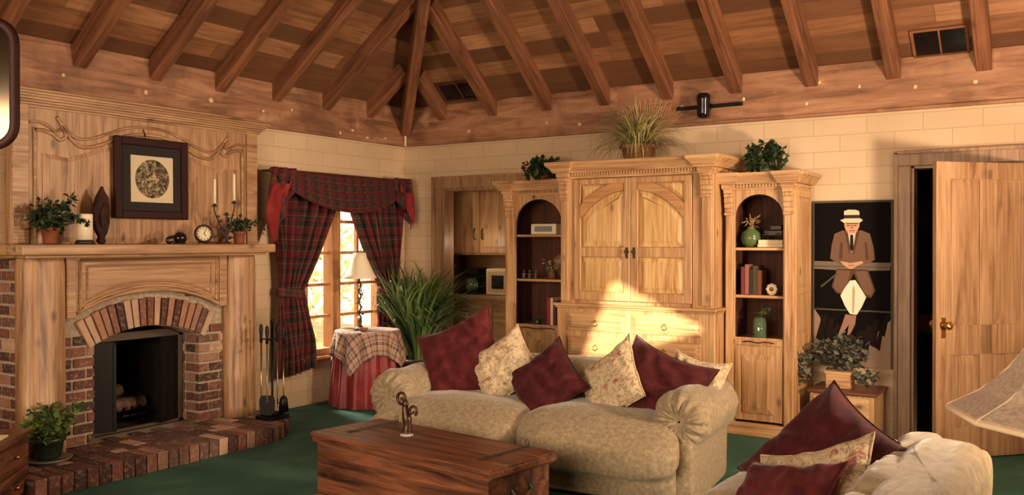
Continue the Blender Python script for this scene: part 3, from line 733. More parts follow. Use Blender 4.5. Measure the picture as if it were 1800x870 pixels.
# ------------------------------------------------------------ plants
def strap(bm, base, az, L, w, el0, droop, rnd, n=7):
    d = V((math.cos(az), math.sin(az), 0)); s = V((-d.y, d.x, 0)); p = V(base); el = el0; prev = None
    for i in range(n+1):
        if p.x < .05: p.x = .05
        if base[2] < 1 and p.y < -.76: p.y = -.76
        if base[2] < 1 and p.x < .22 and p.y < -.3: p.x = .22
        if p.y > -.07: p.y = -.07
        t = i/n; ww = w*(1-t**2.2)*(.5+min(1, t*3)*.5)
        a = bm.verts.new(p+s*ww*.5); b = bm.verts.new(p+V((0, 0, -ww*.12))); c = bm.verts.new(p-s*ww*.5)
        if prev:
            bm.faces.new((prev[0], a, b, prev[1])).smooth = True; bm.faces.new((prev[1], b, c, prev[2])).smooth = True
        prev = (a, b, c)
        p = p + (d*math.cos(el)+V((0, 0, math.sin(el))))*L/n; el -= droop/n*(0.5+t*1.5)
def pot(r, h, c, m, name='pot', t=None):
    b = bmesh.new(); lathe(b, [(r*.72, 0), (r*.78, .01), (r*.95, h*.8), (r*1.06, h*.82), (r*1.08, h), (r*.95, h), (r*.92, h*.9), (0, h*.88)], c)
    return link(name, b, m, t)
def bushy(name, label, c, potr, poth, rad, n, leaf, m, pm, seed, cz=None, stems=8, strands=()):
    t = thing(name, label, 'plant', c); rnd = random.Random(seed); pot(potr, poth, c, pm, 'pot', t)
    b = bmesh.new(); cc = (c[0], c[1], c[2] + (cz if cz else poth+rad[2]*.6)); leaves(b, n, cc, rad, leaf, rnd, .62)
    for st in strands:
        P = smoothpath([(c[0]+p[0], c[1]+p[1], c[2]+p[2]) for p in st], 5)
        for p in P: leaves(b, 3, p, (.02, .02, .02), leaf*.9, rnd, .7)
    link('foliage', b, m, t)
    b = bmesh.new()
    for k in range(stems):
        e = (c[0]+rad[0]*.7*rnd.uniform(-1, 1), c[1]+rad[1]*.7*rnd.uniform(-1, 1), cc[2]+rad[2]*rnd.uniform(-.3, .8))
        tube(b, smoothpath([(c[0], c[1], c[2]+poth*.85), ((c[0]*.6+e[0]*.4), (c[1]*.6+e[1]*.4), c[2]+poth*.8+(e[2]-c[2]-poth)*.7), e], 3), .003, 4)
    for st in strands: tube(b, smoothpath([(c[0]+p[0], c[1]+p[1], c[2]+p[2]) for p in st], 5), .002, 4)
    link('stems', b, m, t); return t
def spiky(name, label, c, potr, poth, n, Lr, w, elr, droop, m, pm, seed, catpot='pot'):
    t = thing(name, label, 'plant', c); rnd = random.Random(seed); pot(potr, poth, c, pm, catpot, t); b = bmesh.new()
    for k in range(n):
        az = rnd.uniform(0, 2*PI); rr = potr*.5*rnd.random()
        strap(b, (c[0]+rr*math.cos(az), c[1]+rr*math.sin(az), c[2]+poth*.85), az+rnd.uniform(-.5, .5), rnd.uniform(*Lr), w*rnd.uniform(.7, 1.2), rnd.uniform(*elr), droop*rnd.uniform(.6, 1.3), rnd)
    link('leaves', b, m, t); return t
MZ = 1.483
bushy('potted_plant', 'dark leafy potted plant at the left end of the mantel', (.26, -3.98, MZ), .055, .11, (.13, .16, .12), 300, .055, LEAFD, CLAY, 1, strands=(((.05, .03, .14), (.08, .16, .17), (.1, .22, .13)), ((0, .05, .2), (.02, .12, .28), (.02, .13, .33))))
bushy('potted_plant', 'small trailing potted plant at the right end of the mantel', (.30, -2.44, MZ), .05, .10, (.10, .12, .06), 160, .045, LEAFD, CLAY, 2, cz=.15, strands=(((.0, .05, .14), (.03, .14, .17), (.03, .22, .10)),))
bushy('potted_plant', 'dark green potted plant on the left end of the brick hearth', (.52, -4.15, .118+.02), .10, .13, (.16, .16, .14), 380, .055, LEAF, GREENPOT, 4, strands=(((.0, .05, .2), (.05, .16, .28), (.05, .2, .3)),))
bm = bmesh.new(); lathe(bm, [(.06, 0), (.13, .004), (.145, .02), (.135, .02), (.12, .01), (0, .01)], (.52, -4.15, .118)); single('saucer', bm, plain('grey_glaze', (120, 110, 96), .4), 'round grey saucer under the green hearth plant pot', 'saucer')
# mantel ornaments
t = thing('pillar_candle', 'thick white pillar candle on the mantel beside the dark plant', 'candle', (.30, -3.76, MZ))
bm = bmesh.new(); lathe(bm, [(.05, 0), (.051, .17), (.046, .176), (.02, .168), (0, .166)], (.30, -3.76, MZ+.03)); link('wax', bm, WHITE, t)
bm = bmesh.new(); lathe(bm, [(.055, 0), (.065, .005), (.06, .02), (.045, .032), (0, .032)], (.30, -3.76, MZ)); link('dish', bm, IRON, t)
bm = bmesh.new(); tube(bm, [(.30, -3.76, MZ+.19), (.30, -3.757, MZ+.21)], .002, 4); link('wick', bm, BLACKC, t)
bm = bmesh.new()
P = [(-.01, 0), (-.035, .02), (-.02, .05), (-.05, .10), (-.065, .18), (-.06, .27), (-.035, .34), (-.01, .38), (.005, .41), (.02, .37), (.05, .33), (.06, .25), (.058, .15), (.04, .08), (.02, .05), (.03, .015), (.01, 0)]
prism(bm, [(-3.585+a, MZ+b_) for a, b_ in P], .20, .235, 'yz', .006); prism(bm, [(-3.58+a*.45, MZ+.09+b_*.5) for a, b_ in P[2:15]], .235, .245, 'yz')
single('carved_mask', bm, [mottled('dark_carving', (30, 14, 12), (66, 32, 24), 24, .7, .15, Specular_IOR_Level=.2)], 'tall dark carved leaf-shaped ornament leaning left of the framed picture', 'ornament')
t = thing('framed_picture', 'dark mahogany framed round engraving standing on the mantel', 'picture', (.14, -3.16, MZ+.19))
LN = Matrix.Translation((.115, 0, 1.67)) @ Matrix.Rotation(math.radians(-0.6), 4, 'Y')
py0, py1, pz1 = -3.43, -2.80, .60
bm = bmesh.new()
for a in ((py0, py0+.06, 0, pz1), (py1-.06, py1, 0, pz1), (py0+.06, py1-.06, 0, .06), (py0+.06, py1-.06, pz1-.06, pz1)): box(bm, 0, .035, a[0], a[1], a[2], a[3], .008, M=LN)
link('frame', bm, MAHOG, t)
bm = bmesh.new(); box(bm, .004, .012, py0+.05, py1-.05, .05, pz1-.05, M=LN); link('mat_board', bm, plain('grey_mat', (44, 36, 32), .9), t)
bm = bmesh.new(); box(bm, .012, .014, py0+.14, py1-.13, .125, pz1-.13, M=LN); link('paper', bm, CREAM, t)
bm = bmesh.new(); b = bmesh.new(); lathe(b, [(0, 0), (.145, 0), (.145, .002), (0, .002)], seg=40, caps=False); b.transform(LN @ Matrix.Translation((.0145, (py0+py1)/2+.005, pz1/2)) @ Matrix.Rotation(PI/2, 4, 'Y')); merge(bm, b)
tt = NT('engraving'); f = tt.noise(tt.coord('Object'), 38, 5, .7, .5); c = tt.ramp(f, [(.42, (70, 56, 40)), (.52, (150, 128, 96)), (.6, (216, 196, 156))]); link('engraving', bm, tt.out(c, .8), t)
bm = bmesh.new(); box(bm, .022, .024, py0+.055, py1-.055, .055, pz1-.055, M=LN); link('glass', bm, GLASS, t)
# small easel holding the picture up above the shelf
bm = bmesh.new()
for s in (-1, 1): tube(bm, [(.15, -3.16+s*.16, MZ), (.125, -3.16+s*.15, 1.66), (.165, -3.16+s*.15, 1.66), (.167, -3.16+s*.15, 1.68)], .006, 6)
tube(bm, [(.125, -3.31, 1.655), (.125, -3.01, 1.655)], .006, 6)
bm.free()
for v_ in (0,):
    bm = bmesh.new(); tube(bm, [(.086, -3.16, 2.34), (.11, -3.16, 2.30), (.115, -3.16, 2.26)], .004, 6); link('hook', bm, BLACKM, t)
bm = bmesh.new(); sphere(bm, (.33, -3.02, MZ+.045), .047, 1, 1.1, .95); tube(bm, smoothpath([(.33, -3.07, MZ+.012), (.33, -3.12, MZ+.01), (.33, -3.13, MZ+.04), (.33, -3.08, MZ+.055)], 4), [.012]*13, 8); box(bm, .30, .36, -3.11, -2.99, MZ, MZ+.012, .003)
single('black_ornament', bm, BLACKC, 'small rounded black ornament on the mantel below the picture', 'ornament')
t = thing('mantel_clock', 'small round clock with pale dial and dark case on the mantel', 'clock', (.32, -2.80, MZ))
Mc = Matrix.Translation((.32, -2.80, MZ+.078)) @ Matrix.Rotation(math.radians(90-8), 4, 'Y') @ Matrix.Rotation(math.radians(25), 4, 'X')
bm = bmesh.new(); b = bmesh.new(); lathe(b, [(0, -.03), (.06, -.028), (.07, -.01), (.070, .012), (.056, .016), (.054, .006), (0, .006)], seg=32); b.transform(Mc); merge(bm, b); tube(bm, [(.30, -2.84, MZ+.006), (.32, -2.81, MZ+.02)], .006, 6); tube(bm, [(.30, -2.76, MZ+.006), (.32, -2.79, MZ+.02)], .006, 6)
link('case', bm, plain('dark_bronze', (50, 34, 24), .35, Metallic=.5), t)
b = bmesh.new(); lathe(b, [(0, .007), (.054, .007), (.054, .009), (0, .009)], seg=32, caps=False); b.transform(Mc); link('dial', b, CREAM, t)
b = bmesh.new(); 
for k in range(12):
    a = k*PI/6; box(b, .040, .050, -.002, .002, .009, .011, M=Matrix.Rotation(a, 4, 'Z'))
box(b, -.002, .034, -.002, .002, .010, .012, M=Matrix.Rotation(2.6, 4, 'Z')); box(b, -.002, .024, -.002, .002, .010, .012, M=Matrix.Rotation(.6, 4, 'Z')); b.transform(Mc); link('hands', b, BLACKC, t)
# candelabrum
t = thing('candelabrum', 'branching wrought iron candelabrum on the right of the mantel', 'candle holder', (.30, -2.56, MZ))
bm = bmesh.new(); cx0, cy0 = .30, -2.565
arms = [(-.115, .30), (.075, .33), (-.05, .12), (.0, .235), (.11, .10)]
for dy, h in arms:
    P = smoothpath([(cx0, cy0, MZ+.01), (cx0, cy0+dy*.1, MZ+.05), (cx0, cy0+dy*.55, MZ+h*.5), (cx0, cy0+dy, MZ+h*.85), (cx0, cy0+dy, MZ+h)], 4); tube(bm, P, .006, 6)
    lathe(bm, [(.004, -.012), (.024, -.006), (.026, 0), (.012, .002), (.012, .014)], (cx0, cy0+dy, MZ+h), 12)
for k in range(14):
    rr = random.Random(k); dy, h = arms[k % 5]; s = rr.uniform(.3, .8); sphere(bm, (cx0+rr.uniform(-.02, .02), cy0+dy*s+rr.uniform(-.02, .02), MZ+h*s), .011, .5, 1.4, .8, 6)
lathe(bm, [(.045, 0), (.04, .008), (.012, .02), (.01, .03)], (cx0, cy0, MZ), 14); link('branches', bm, IRON, t)
for dy, h, L, lb in ((-.115, .30, .20, 'left'), (.075, .33, .22, 'right')):
    bm = bmesh.new(); lathe(bm, [(.0115, 0), (.0105, L), (.004, L+.006)], (cx0, cy0+dy, MZ+h+.004), 12); tube(bm, [(cx0, cy0+dy, MZ+h+L), (cx0, cy0+dy, MZ+h+L+.018)], .0012, 4)
    single('taper_candle', bm, WHITE, 'tall white taper candle on the %s arm of the candelabrum' % lb, 'candle')
# fireside tools
tx, ty, tz = .68, -2.44, .118
t = thing('fireside_tool_stand', 'black iron fireside tool stand on the right end of the hearth', 'tool stand', (tx, ty, tz))
bm = bmesh.new(); box(bm, tx-.09, tx+.09, ty-.1, ty+.1, tz, tz+.03, .008); box(bm, tx-.06, tx+.06, ty-.07, ty+.07, tz+.03, tz+.05, .006); link('base', bm, BLACKM, t)
bm = bmesh.new(); tube(bm, [(tx, ty, tz+.04), (tx, ty, tz+.74)], .009, 8); sphere(bm, (tx, ty, tz+.76), .018); link('pole', bm, BLACKM, t)
bm = bmesh.new()
for a in range(4): an = a*PI/2+.4; tube(bm, [(tx, ty, tz+.62), (tx+.085*math.cos(an), ty+.085*math.sin(an), tz+.62), (tx+.095*math.cos(an), ty+.095*math.sin(an), tz+.64)], .006, 6)
link('hooks', bm, BLACKM, t)
def tool(name, k, label, kind):
    an = k*PI/2+.4; x, y = tx+.093*math.cos(an), ty+.093*math.sin(an)
    q = thing(name, label, 'tool', (x, y, tz+.12)); b = bmesh.new(); tube(b, [(x, y, tz+.14), (x, y, tz+.60)], .006, 8); link('rod', b, STEEL if k % 2 else BRASS, q)
    b = bmesh.new(); lathe(b, [(.006, 0), (.013, .01), (.011, .05), (.016, .10), (.012, .135), (.0, .15)], (x, y, tz+.59), 10); link('handle', b, BLACKM, q)
    b = bmesh.new()
    if kind == 'shovel': prism(b, [(-.055, 0), (-.06, .10), (-.045, .14), (.045, .14), (.06, .10), (.055, 0), (0, -.015)], -.004, .004, 'xz'); b.transform(Matrix.Translation((x, y, tz+.055)) @ Matrix.Rotation(.7, 4, 'Z'))
    elif kind == 'brush': lathe(b, [(.012, .12), (.03, .10), (.04, 0), (0, 0)][::-1], (x, y, tz+.06), 12)
    elif kind == 'poker': tube(b, [(x, y, tz+.15), (x, y, tz+.06)], [.006, .002], 6); tube(b, [(x, y, tz+.10), (x+.03, y, tz+.12)], [.005, .002], 6)
    else:
        for s in (-1, 1): tube(b, smoothpath([(x, y, tz+.18), (x+.02*s, y, tz+.12), (x+.004*s, y, tz+.06)], 4), .004, 6)
    link('head', b, BLACKM, q)
tool('fireside_shovel', 3, 'ash shovel hanging on the fireside tool stand', 'shovel'); tool('hearth_brush', 0, 'hearth brush hanging on the fireside tool stand', 'brush')
tool('fireside_poker', 1, 'poker with a side prong hanging on the fireside tool stand', 'poker'); tool('fireside_tongs', 2, 'two-armed tongs hanging on the fireside tool stand', 'tongs')

# ------------------------------------------------------------ curtains
def drape(side):
    s = side
    yo, yi = (-1.93, -1.02) if s < 0 else (-.20, -1.0)         # outer, inner edge at the top
    to, ti = (-1.84, -1.55) if s < 0 else (-.22, -.50)         # at the tieback
    bo, bi = (-1.86, -1.42) if s < 0 else (-.20, -.55)
    zt, zk, zb = 2.06, 1.06, .30 if s < 0 else .30
    def fn(u, v):
        if v < .58:
            t = v/.58; e = t**.85; k = t*t*(3-2*t)
            o_, i_ = yo+(to-yo)*k, yi+(ti-yi)*(t**1.25)
            z = zt+(zk-zt)*t - (0.10*u*math.sin(PI*t))*0; z -= (1-u)*0
            amp = .05*(1-.5*t)
            z += -.02*math.sin(PI*t)*(u)
        else:
            t = (v-.58)/.42; k = min(1, t*1.6)**.6
            o_, i_ = to+(bo-to)*k, ti+(bi-ti)*k; z = zk+(zb-zk)*t + .05*u*t; amp = .022+.012*t
        y = o_+(i_-o_)*u; x = .10+amp*math.sin(u*PI*13+2*math.sin(v*4)) + .012*math.sin(u*31+v*9)
        if abs(v-.58) < .04: x -= .0
        return V((x, y, z))
    b = bmesh.new(); grid(b, fn, 90, 48, uvs=(1.0, 1.6)); return b, (to, ti, zk)
for s, lab in ((-1, 'dark tartan curtain tied back on the left side of the window'), (1, 'dark tartan curtain tied back on the right side of the window')):
    t = thing('curtain', lab, 'curtain', (.1, -1.7 if s < 0 else -.35, .3)); b, (to, ti, zk) = drape(s); link('panel', b, PLAID, t, solid=.004)
    b = bmesh.new(); yc_ = (to+ti)/2; r_ = abs(to-ti)/2+.015
    def tb(u, v): a = u*2*PI; return V((.10+.062*math.sin(a), yc_+r_*math.cos(a), zk-.02+.07*(v-.5)+.02*math.cos(a)*(1 if s > 0 else -1)))
    grid(b, tb, 28, 3, closed=True, uvs=(.6, .1)); link('tieback', b, PLAID, t, solid=.006)
t = thing('swag_valance', 'tartan swag valance with red lined side tails over the window', 'curtain', (.16, -1.07, 2.1))
bm = bmesh.new(); tube(bm, [(.17, -1.97, 2.115), (.17, -.17, 2.115)], .014, 8)
for y in (-1.97, -.17): sphere(bm, (.17, y, 2.115), .028); tube(bm, [(.03, y*.985-.016, 2.115), (.17, y*.985-.016, 2.115)], .01, 6)
link('rod', bm, DARKWOOD, t)
def sw(u, v):
    yy = -1.95+1.77*u; sag = (1-abs(2*u-1)**2.0)**.75 if 0 < u < 1 else 0
    z = 2.13 - (.05 + .29*sag)*v - .02*sag; x = .185+.028*abs(math.sin(v*PI*4.5))*(.3+sag)+.05*math.sin(PI*u)*v
    return V((x, yy, z))
bm = bmesh.new(); grid(bm, sw, 48, 40, uvs=(1.8, .45)); link('swag', bm, PLAID, t, solid=.005)
for s in (-1, 1):
    y0 = -1.99 if s < 0 else -.15
    def jb(u, v):      # cascading tail; u across, v down
        drop = (.66 if s < 0 else .52)*(1-u*.78); yy = y0 - s*(-.0) + (u*.26*(1 if s < 0 else -1)) - (.06*math.sin(v*PI)*(1-u) if s < 0 else -.03*math.sin(v*PI)*(1-u))
        return V((.20+.03*math.sin(u*PI*5), yy, 2.14-drop*v))
    b = bmesh.new(); grid(b, jb, 30, 14, uvs=(.35, .6)); link('tail', b, PLAID, t, solid=.004)
    def jl(u, v):
        drop = (.66 if s < 0 else .52)*(1-u*.9); yy = y0 - (.02 if s < 0 else -.01) + (u*.20*(1 if s < 0 else -1)) - (.08*math.sin(v*PI)*(1-u) if s < 0 else -.03*math.sin(v*PI)*(1-u))
        return V((.225+.02*math.sin(u*PI*3), yy, 2.00-(drop-.14)*v))
    b = bmesh.new(); grid(b, jl, 16, 14); link('tail_lining', b, REDLIN, t, solid=.003)

# ------------------------------------------------------------ round skirted table by the window
tx, ty, tzz = .43, -1.06, .685
t = thing('round_side_table', 'small round table hidden under red and tartan cloths by the window', 'table', (tx, ty, 0))
bm = bmesh.new(); lathe(bm, [(0, 0), (.275, 0), (.28, .008), (.275, .02), (0, .02)], (tx, ty, tzz-.03)); link('tabletop', bm, PINED[0], t)
bm = bmesh.new(); lathe(bm, [(.03, .02), (.025, .3), (.035, .5), (.05, .655)], (tx, ty, 0), 12); link('pedestal', bm, PINED[2], t)
bm = bmesh.new(); lathe(bm, [(.2, 0), (.2, .02), (.03, .03)], (tx, ty, 0), 20); link('base', bm, PINED[0], t)
def skirt(u, v):
    a = u*2*PI; t_ = max(0, (v-.25)/.75); r = .283*min(1, v/.25) if v < .25 else .283+.055*t_+.022*t_**.6*math.sin(a*15+math.sin(a*3)*1.5)
    return V((tx+r*math.cos(a), ty+r*math.sin(a), tzz-.006 if v < .25 else tzz-.006-(tzz-.012)*t_**1.02))
bm = bmesh.new(); grid(bm, skirt, 180, 20, closed=True); o = single('tablecloth', bm, REDSK, 'floor-length gathered red skirt cloth on the round table', 'tablecloth', origin=(tx, ty, .0))
def over(u, v):
    a = u*2*PI; hs = .50; aa = a+.5; reach = hs/max(abs(math.cos(aa)), abs(math.sin(aa))); reach = min(reach, .68)
    s_ = v*reach
    if s_ < .292: r, z = s_, tzz
    else:
        h = s_-.292; r = .297+.05*min(1, h*3)+.020*min(1, h*6)*math.sin(a*13); z = tzz-h*.98
    return V((tx+r*math.cos(a), ty+r*math.sin(a), z))
bm = bmesh.new(); uvl = bm.loops.layers.uv.verify(); grid(bm, over, 180, 26, closed=True)
for f in bm.faces:
    for lp in f.loops:
        u_, v_ = lp[uvl].uv; a = u_*2*PI+.5; rr_ = v_*min(.5/max(abs(math.cos(a)), abs(math.sin(a))), .68); lp[uvl].uv = (rr_*math.cos(a)*1.8+3, rr_*math.sin(a)*1.8+3)
single('tablecloth', bm, PLAID2, 'pale tartan square topper cloth with hanging corners on the round table', 'tablecloth', origin=(tx, ty, tzz), solid=.003)
t = thing('table_lamp', 'table lamp with white bell shade on the tartan covered table', 'lamp', (tx-.02, ty-.08, tzz+.003))
lx, ly = tx-.02, ty-.08
bm = bmesh.new(); lathe(bm, [(.06, 0), (.062, .012), (.03, .025), (.014, .05), (.02, .08), (.012, .11)], (lx, ly, tzz+.003), 16); link('base', bm, IRON, t)
bm = bmesh.new(); P = [(lx+.010*math.cos(k*.9), ly+.010*math.sin(k*.9), tzz+.10+k*.0145) for k in range(30)]; tube(bm, P, .008, 6)
for k in range(14): leaves(bm, 4, (lx, ly, tzz+.13+k*.028), (.03, .03, .02), .035, rg, .6)
link('stem', bm, IRON, t)
def bell(prof, c, n, lift=0, seg=None):
    b = bmesh.new(); rings = []
    for r, z in prof:
        rings.append([b.verts.new((c[0]+r*math.cos(2*PI*k/n), c[1]+r*math.sin(2*PI*k/n), c[2]+z)) for k in range(n)])
    for a_, b_ in zip(rings, rings[1:]):
        for k in range(n): b.faces.new((a_[k], a_[(k+1) % n], b_[(k+1) % n], b_[k])).smooth = n > 12
    return b
SHW = plain('white_shade_linen', (232, 214, 184), .8); SHW.node_tree.nodes['Principled BSDF'].inputs['Transmission Weight'].default_value = 0
link('lamp_shade', bell([(.155, 0), (.135, .03), (.11, .08), (.085, .14), (.062, .19), (.055, .235)], (lx, ly, 1.165), 32), SHW, t, solid=.003)
bm = bmesh.new(); tube(bm, [(lx, ly, 1.12), (lx, ly, 1.40)], .003, 6); tube(bm, [(lx-.06, ly, 1.385), (lx+.06, ly, 1.385)], .002, 4); tube(bm, [(lx, ly-.06, 1.385), (lx, ly+.06, 1.385)], .002, 4); sphere(bm, (lx, ly, 1.41), .01); link('harp', bm, BRASS, t)
bm = bmesh.new(); lathe(bm, [(.02, 0), (.035, .01), (.045, .035), (.038, .035), (.03, .015), (0, .012)], (tx+.1, ty-.17, tzz+.004), 16); single('small_bowl', bm, CLAY, 'small reddish bowl on the tartan covered table', 'bowl')
# big strap-leaved plant in the corner
spiky('strap_leaved_plant', 'large arching strap-leaved plant in the room corner beside the doorway', (.50, -.40, 0), .19, .36, 340, (.75, 1.35), .036, (1.2, 1.56), 1.75, LEAF, DARKWOOD, 11)

# ------------------------------------------------------------ armoire and bookcases
def crown(x0, x1, yf, yb, z0, z1, proj, brk=(), m=PINE[0], parent=None, dent=True):
    b = bmesh.new(); n = 7; H = z1-z0
    seq = [(0.0, .12, .010), (.12, .34, .018), (.34, .42, .045)] + [(.42+.36*i/5, .42+.36*(i+1)/5, .05+(proj-.06)*(1-math.cos((i+1)/5*PI/2))) for i in range(5)] + [(.78, 1.0, proj)]
    for a, c, p in seq:
        box(b, x0-p, x1+p, yf-p, yb, z0+H*a, z0+H*c, .0015)
        for (q0, q1) in brk: box(b, q0-p*.8, q1+p*.8, yf-p-.045, yf-p+.01, z0+H*a, z0+H*c, .0015)
    link('cornice', b, m, parent)
    if dent:
        b = bmesh.new(); x = x0
        while x < x1-.012:
            if not any(q0-.03 < x < q1+.02 for q0, q1 in brk): box(b, x, x+.014, yf-.036, yf-.01, z0+H*.15, z0+H*.33)
            x += .025
        link('dentils', b, m, parent)
def corbel(b, x0, x1, yf, z1, h=.2):
    for i, (a, c, p) in enumerate(((0, .16, .055), (.16, .30, .045), (.30, .52, .038), (.52, .72, .030), (.72, .90, .022), (.90, 1.0, .034))):
        box(b, x0, x1, yf-p, yf+.01, z1-h*c, z1-h*a, .004)
def ring(b, cx_, cz_, r0, r1, a0, a1, y0, y1, n=16, clip=None):
    P = [(cx_+r1*math.cos(a0+(a1-a0)*i/n), cz_+r1*math.sin(a0+(a1-a0)*i/n)) for i in range(n+1)] + [(cx_+r0*math.cos(a1-(a1-a0)*i/n), cz_+r0*math.sin(a1-(a1-a0)*i/n)) for i in range(n+1)]
    for i in range(n): 
        q = [P[i], P[i+1], P[2*n+1-i-1], P[2*n+1-i]]
        if clip: q = [(min(max(p[0], clip[0]), clip[1]), min(p[1], clip[2])) for p in q]
        prism(b, q, y0, y1)
ar = thing('armoire', 'large central honey pine armoire with arched panelled doors and dentil cornice', 'armoire', (2.93, -.4, 0))
ax0, ax1, ay, ayb = 2.27, 3.62, -.68, -.08
bm = bmesh.new(); box(bm, ax0, ax1, ay+.02, ayb, 0.98, 2.03, .004)
box(bm, ax0, 2.40, ay, ay+.03, .98, 2.03, .003); box(bm, 3.45, ax1, ay, ay+.03, .98, 2.03, .003)
link('body', bm, PINE[2], ar)
crown(ax0, ax1, ay, ayb, 2.03, 2.165, .10, [(ax0, 2.36), (3.52, ax1)], PINE[0], ar)
for q0, q1 in ((ax0+.005, 2.355), (3.525, ax1-.005)):
    b = bmesh.new(); box(b, q0+.004, q1-.004, ay-.02, ay+.01, 1.0, 2.03, .004); corbel(b, q0, q1, ay-.01, 2.035, .19); link('pilaster', b, PINE[2], ar)
acx, acz, ari, aro = 2.925, 1.36, .565, .64
for s in (-1, 1):
    x0, x1 = (2.405, acx-.002) if s < 0 else (acx+.002, 3.445)
    b = bmesh.new(); st = .062; yf, yk = ay-.014, ay+.02
    for a in ((x0, x0+st, 1.015, 2.02), (x1-st, x1, 1.015, 2.02), (x0+st, x1-st, 1.015, 1.085), (x0+st, x1-st, 1.375, 1.455), (x0+st, x1-st, 1.975, 2.02)): box(b, a[0], a[1], yf, yk, a[2], a[3], .003)
    box(b, x0+.01, x1-.01, ay+.012, ay+.02, 1.02, 2.01)
    a0, a1 = (PI/2, PI*.80) if s < 0 else (PI*.20, PI/2)
    d = link('door', b, PINE[2], ar)
    b = bmesh.new(); ring(b, acx, acz, ari, aro, a0, a1, yf-.004, yk, 14, (x0+st, x1-st, 1.975)); link('arched_rail', b, PINER, d)
    # raised fields
    px0, px1 = x0+st, x1-st
    b = bmesh.new(); raised(b, [(px0+.004, 1.089), (px1-.004, 1.089), (px1-.004, 1.371), (px0+.004, 1.371)], ay+.011, .019, .042)
    top = []
    for i in range(11):
        x = px1-.004+(px0+.008-px1)*i/10; top.append((x, acz+math.sqrt(max(0, (ari-.006)**2-(x-acx)**2))))
    raised(b, [(px0+.004, 1.459), (px1-.004, 1.459)] + top, ay+.011, .019, .05)
    ox = px0 if s < 0 else px1; sg = 1 if s < 0 else -1
    tri = [(ox+sg*.006, 1.968), (ox+sg*.006, acz+math.sqrt(aro**2-(ox-acx)**2)+.02), (ox+sg*.12, acz+math.sqrt(aro**2-(ox+sg*.12-acx)**2)+.012), (ox+sg*.23, 1.966)]
    raised(b, tri, ay+.011, .016, .022)
    link('panel', b, PINEL[2], d)
    hx_ = x1-.03 if s < 0 else x0+.03
    b = bmesh.new(); lathe(b, [(.014, 0), (.016, .006), (.006, .012), (.008, .02), (.013, .028), (.009, .036), (0, .038)], seg=12); b.transform(Matrix.Translation((hx_, yf, 1.42)) @ Matrix.Rotation(PI/2, 4, 'X')); box(b, hx_-.012, hx_+.012, yf-.003, yf, 1.365, 1.455, .001); link('knob', b, IRON, d)
bm = bmesh.new(); box(bm, ax0-.02, ax1+.02, ay-.03, ayb, 0.0, .95, .004); link('base', bm, PINE[2], ar)
bm = bmesh.new(); box(bm, ax0-.045, ax1+.045, ay-.06, ayb, .962, .985, .006); box(bm, ax0-.03, ax1+.03, ay-.045, ayb, .945, .962, .004); link('waist_moulding', bm, PINE[0], ar)
bm = bmesh.new(); box(bm, ax0-.04, ax1+.04, ay-.05, ayb, 0, .10, .006); link('plinth', bm, PINE[0], ar)
for z0, z1 in ((.76, .915), (.56, .715), (.14, .52)):
    for x0, x1 in ((ax0+.09, 2.90), (2.95, ax1-.09)):
        b = bmesh.new(); yb_ = ay-.034; box(b, x0, x1, yb_-.008, yb_+.01, z0, z1, .004)
        raised(b, [(x0+.018, z0+.018), (x1-.018, z0+.018), (x1-.018, z1-.018), (x0+.018, z1-.018)], yb_-.009, .012, .022)
        d = link('drawer' if z1-z0 < .3 else 'lower_door', b, PINE[0], ar); xm, zm = (x0+x1)/2, (z0+z1)/2
        b = bmesh.new(); tube(b, [(xm+.02*math.cos(a), yb_-.028, zm-.012+.022*math.sin(a)) for a in [k*PI/8 for k in range(17)]], .0035, 5, False); sphere(b, (xm, yb_-.024, zm+.012), .008); link('ring_pull', b, BRASS, d)

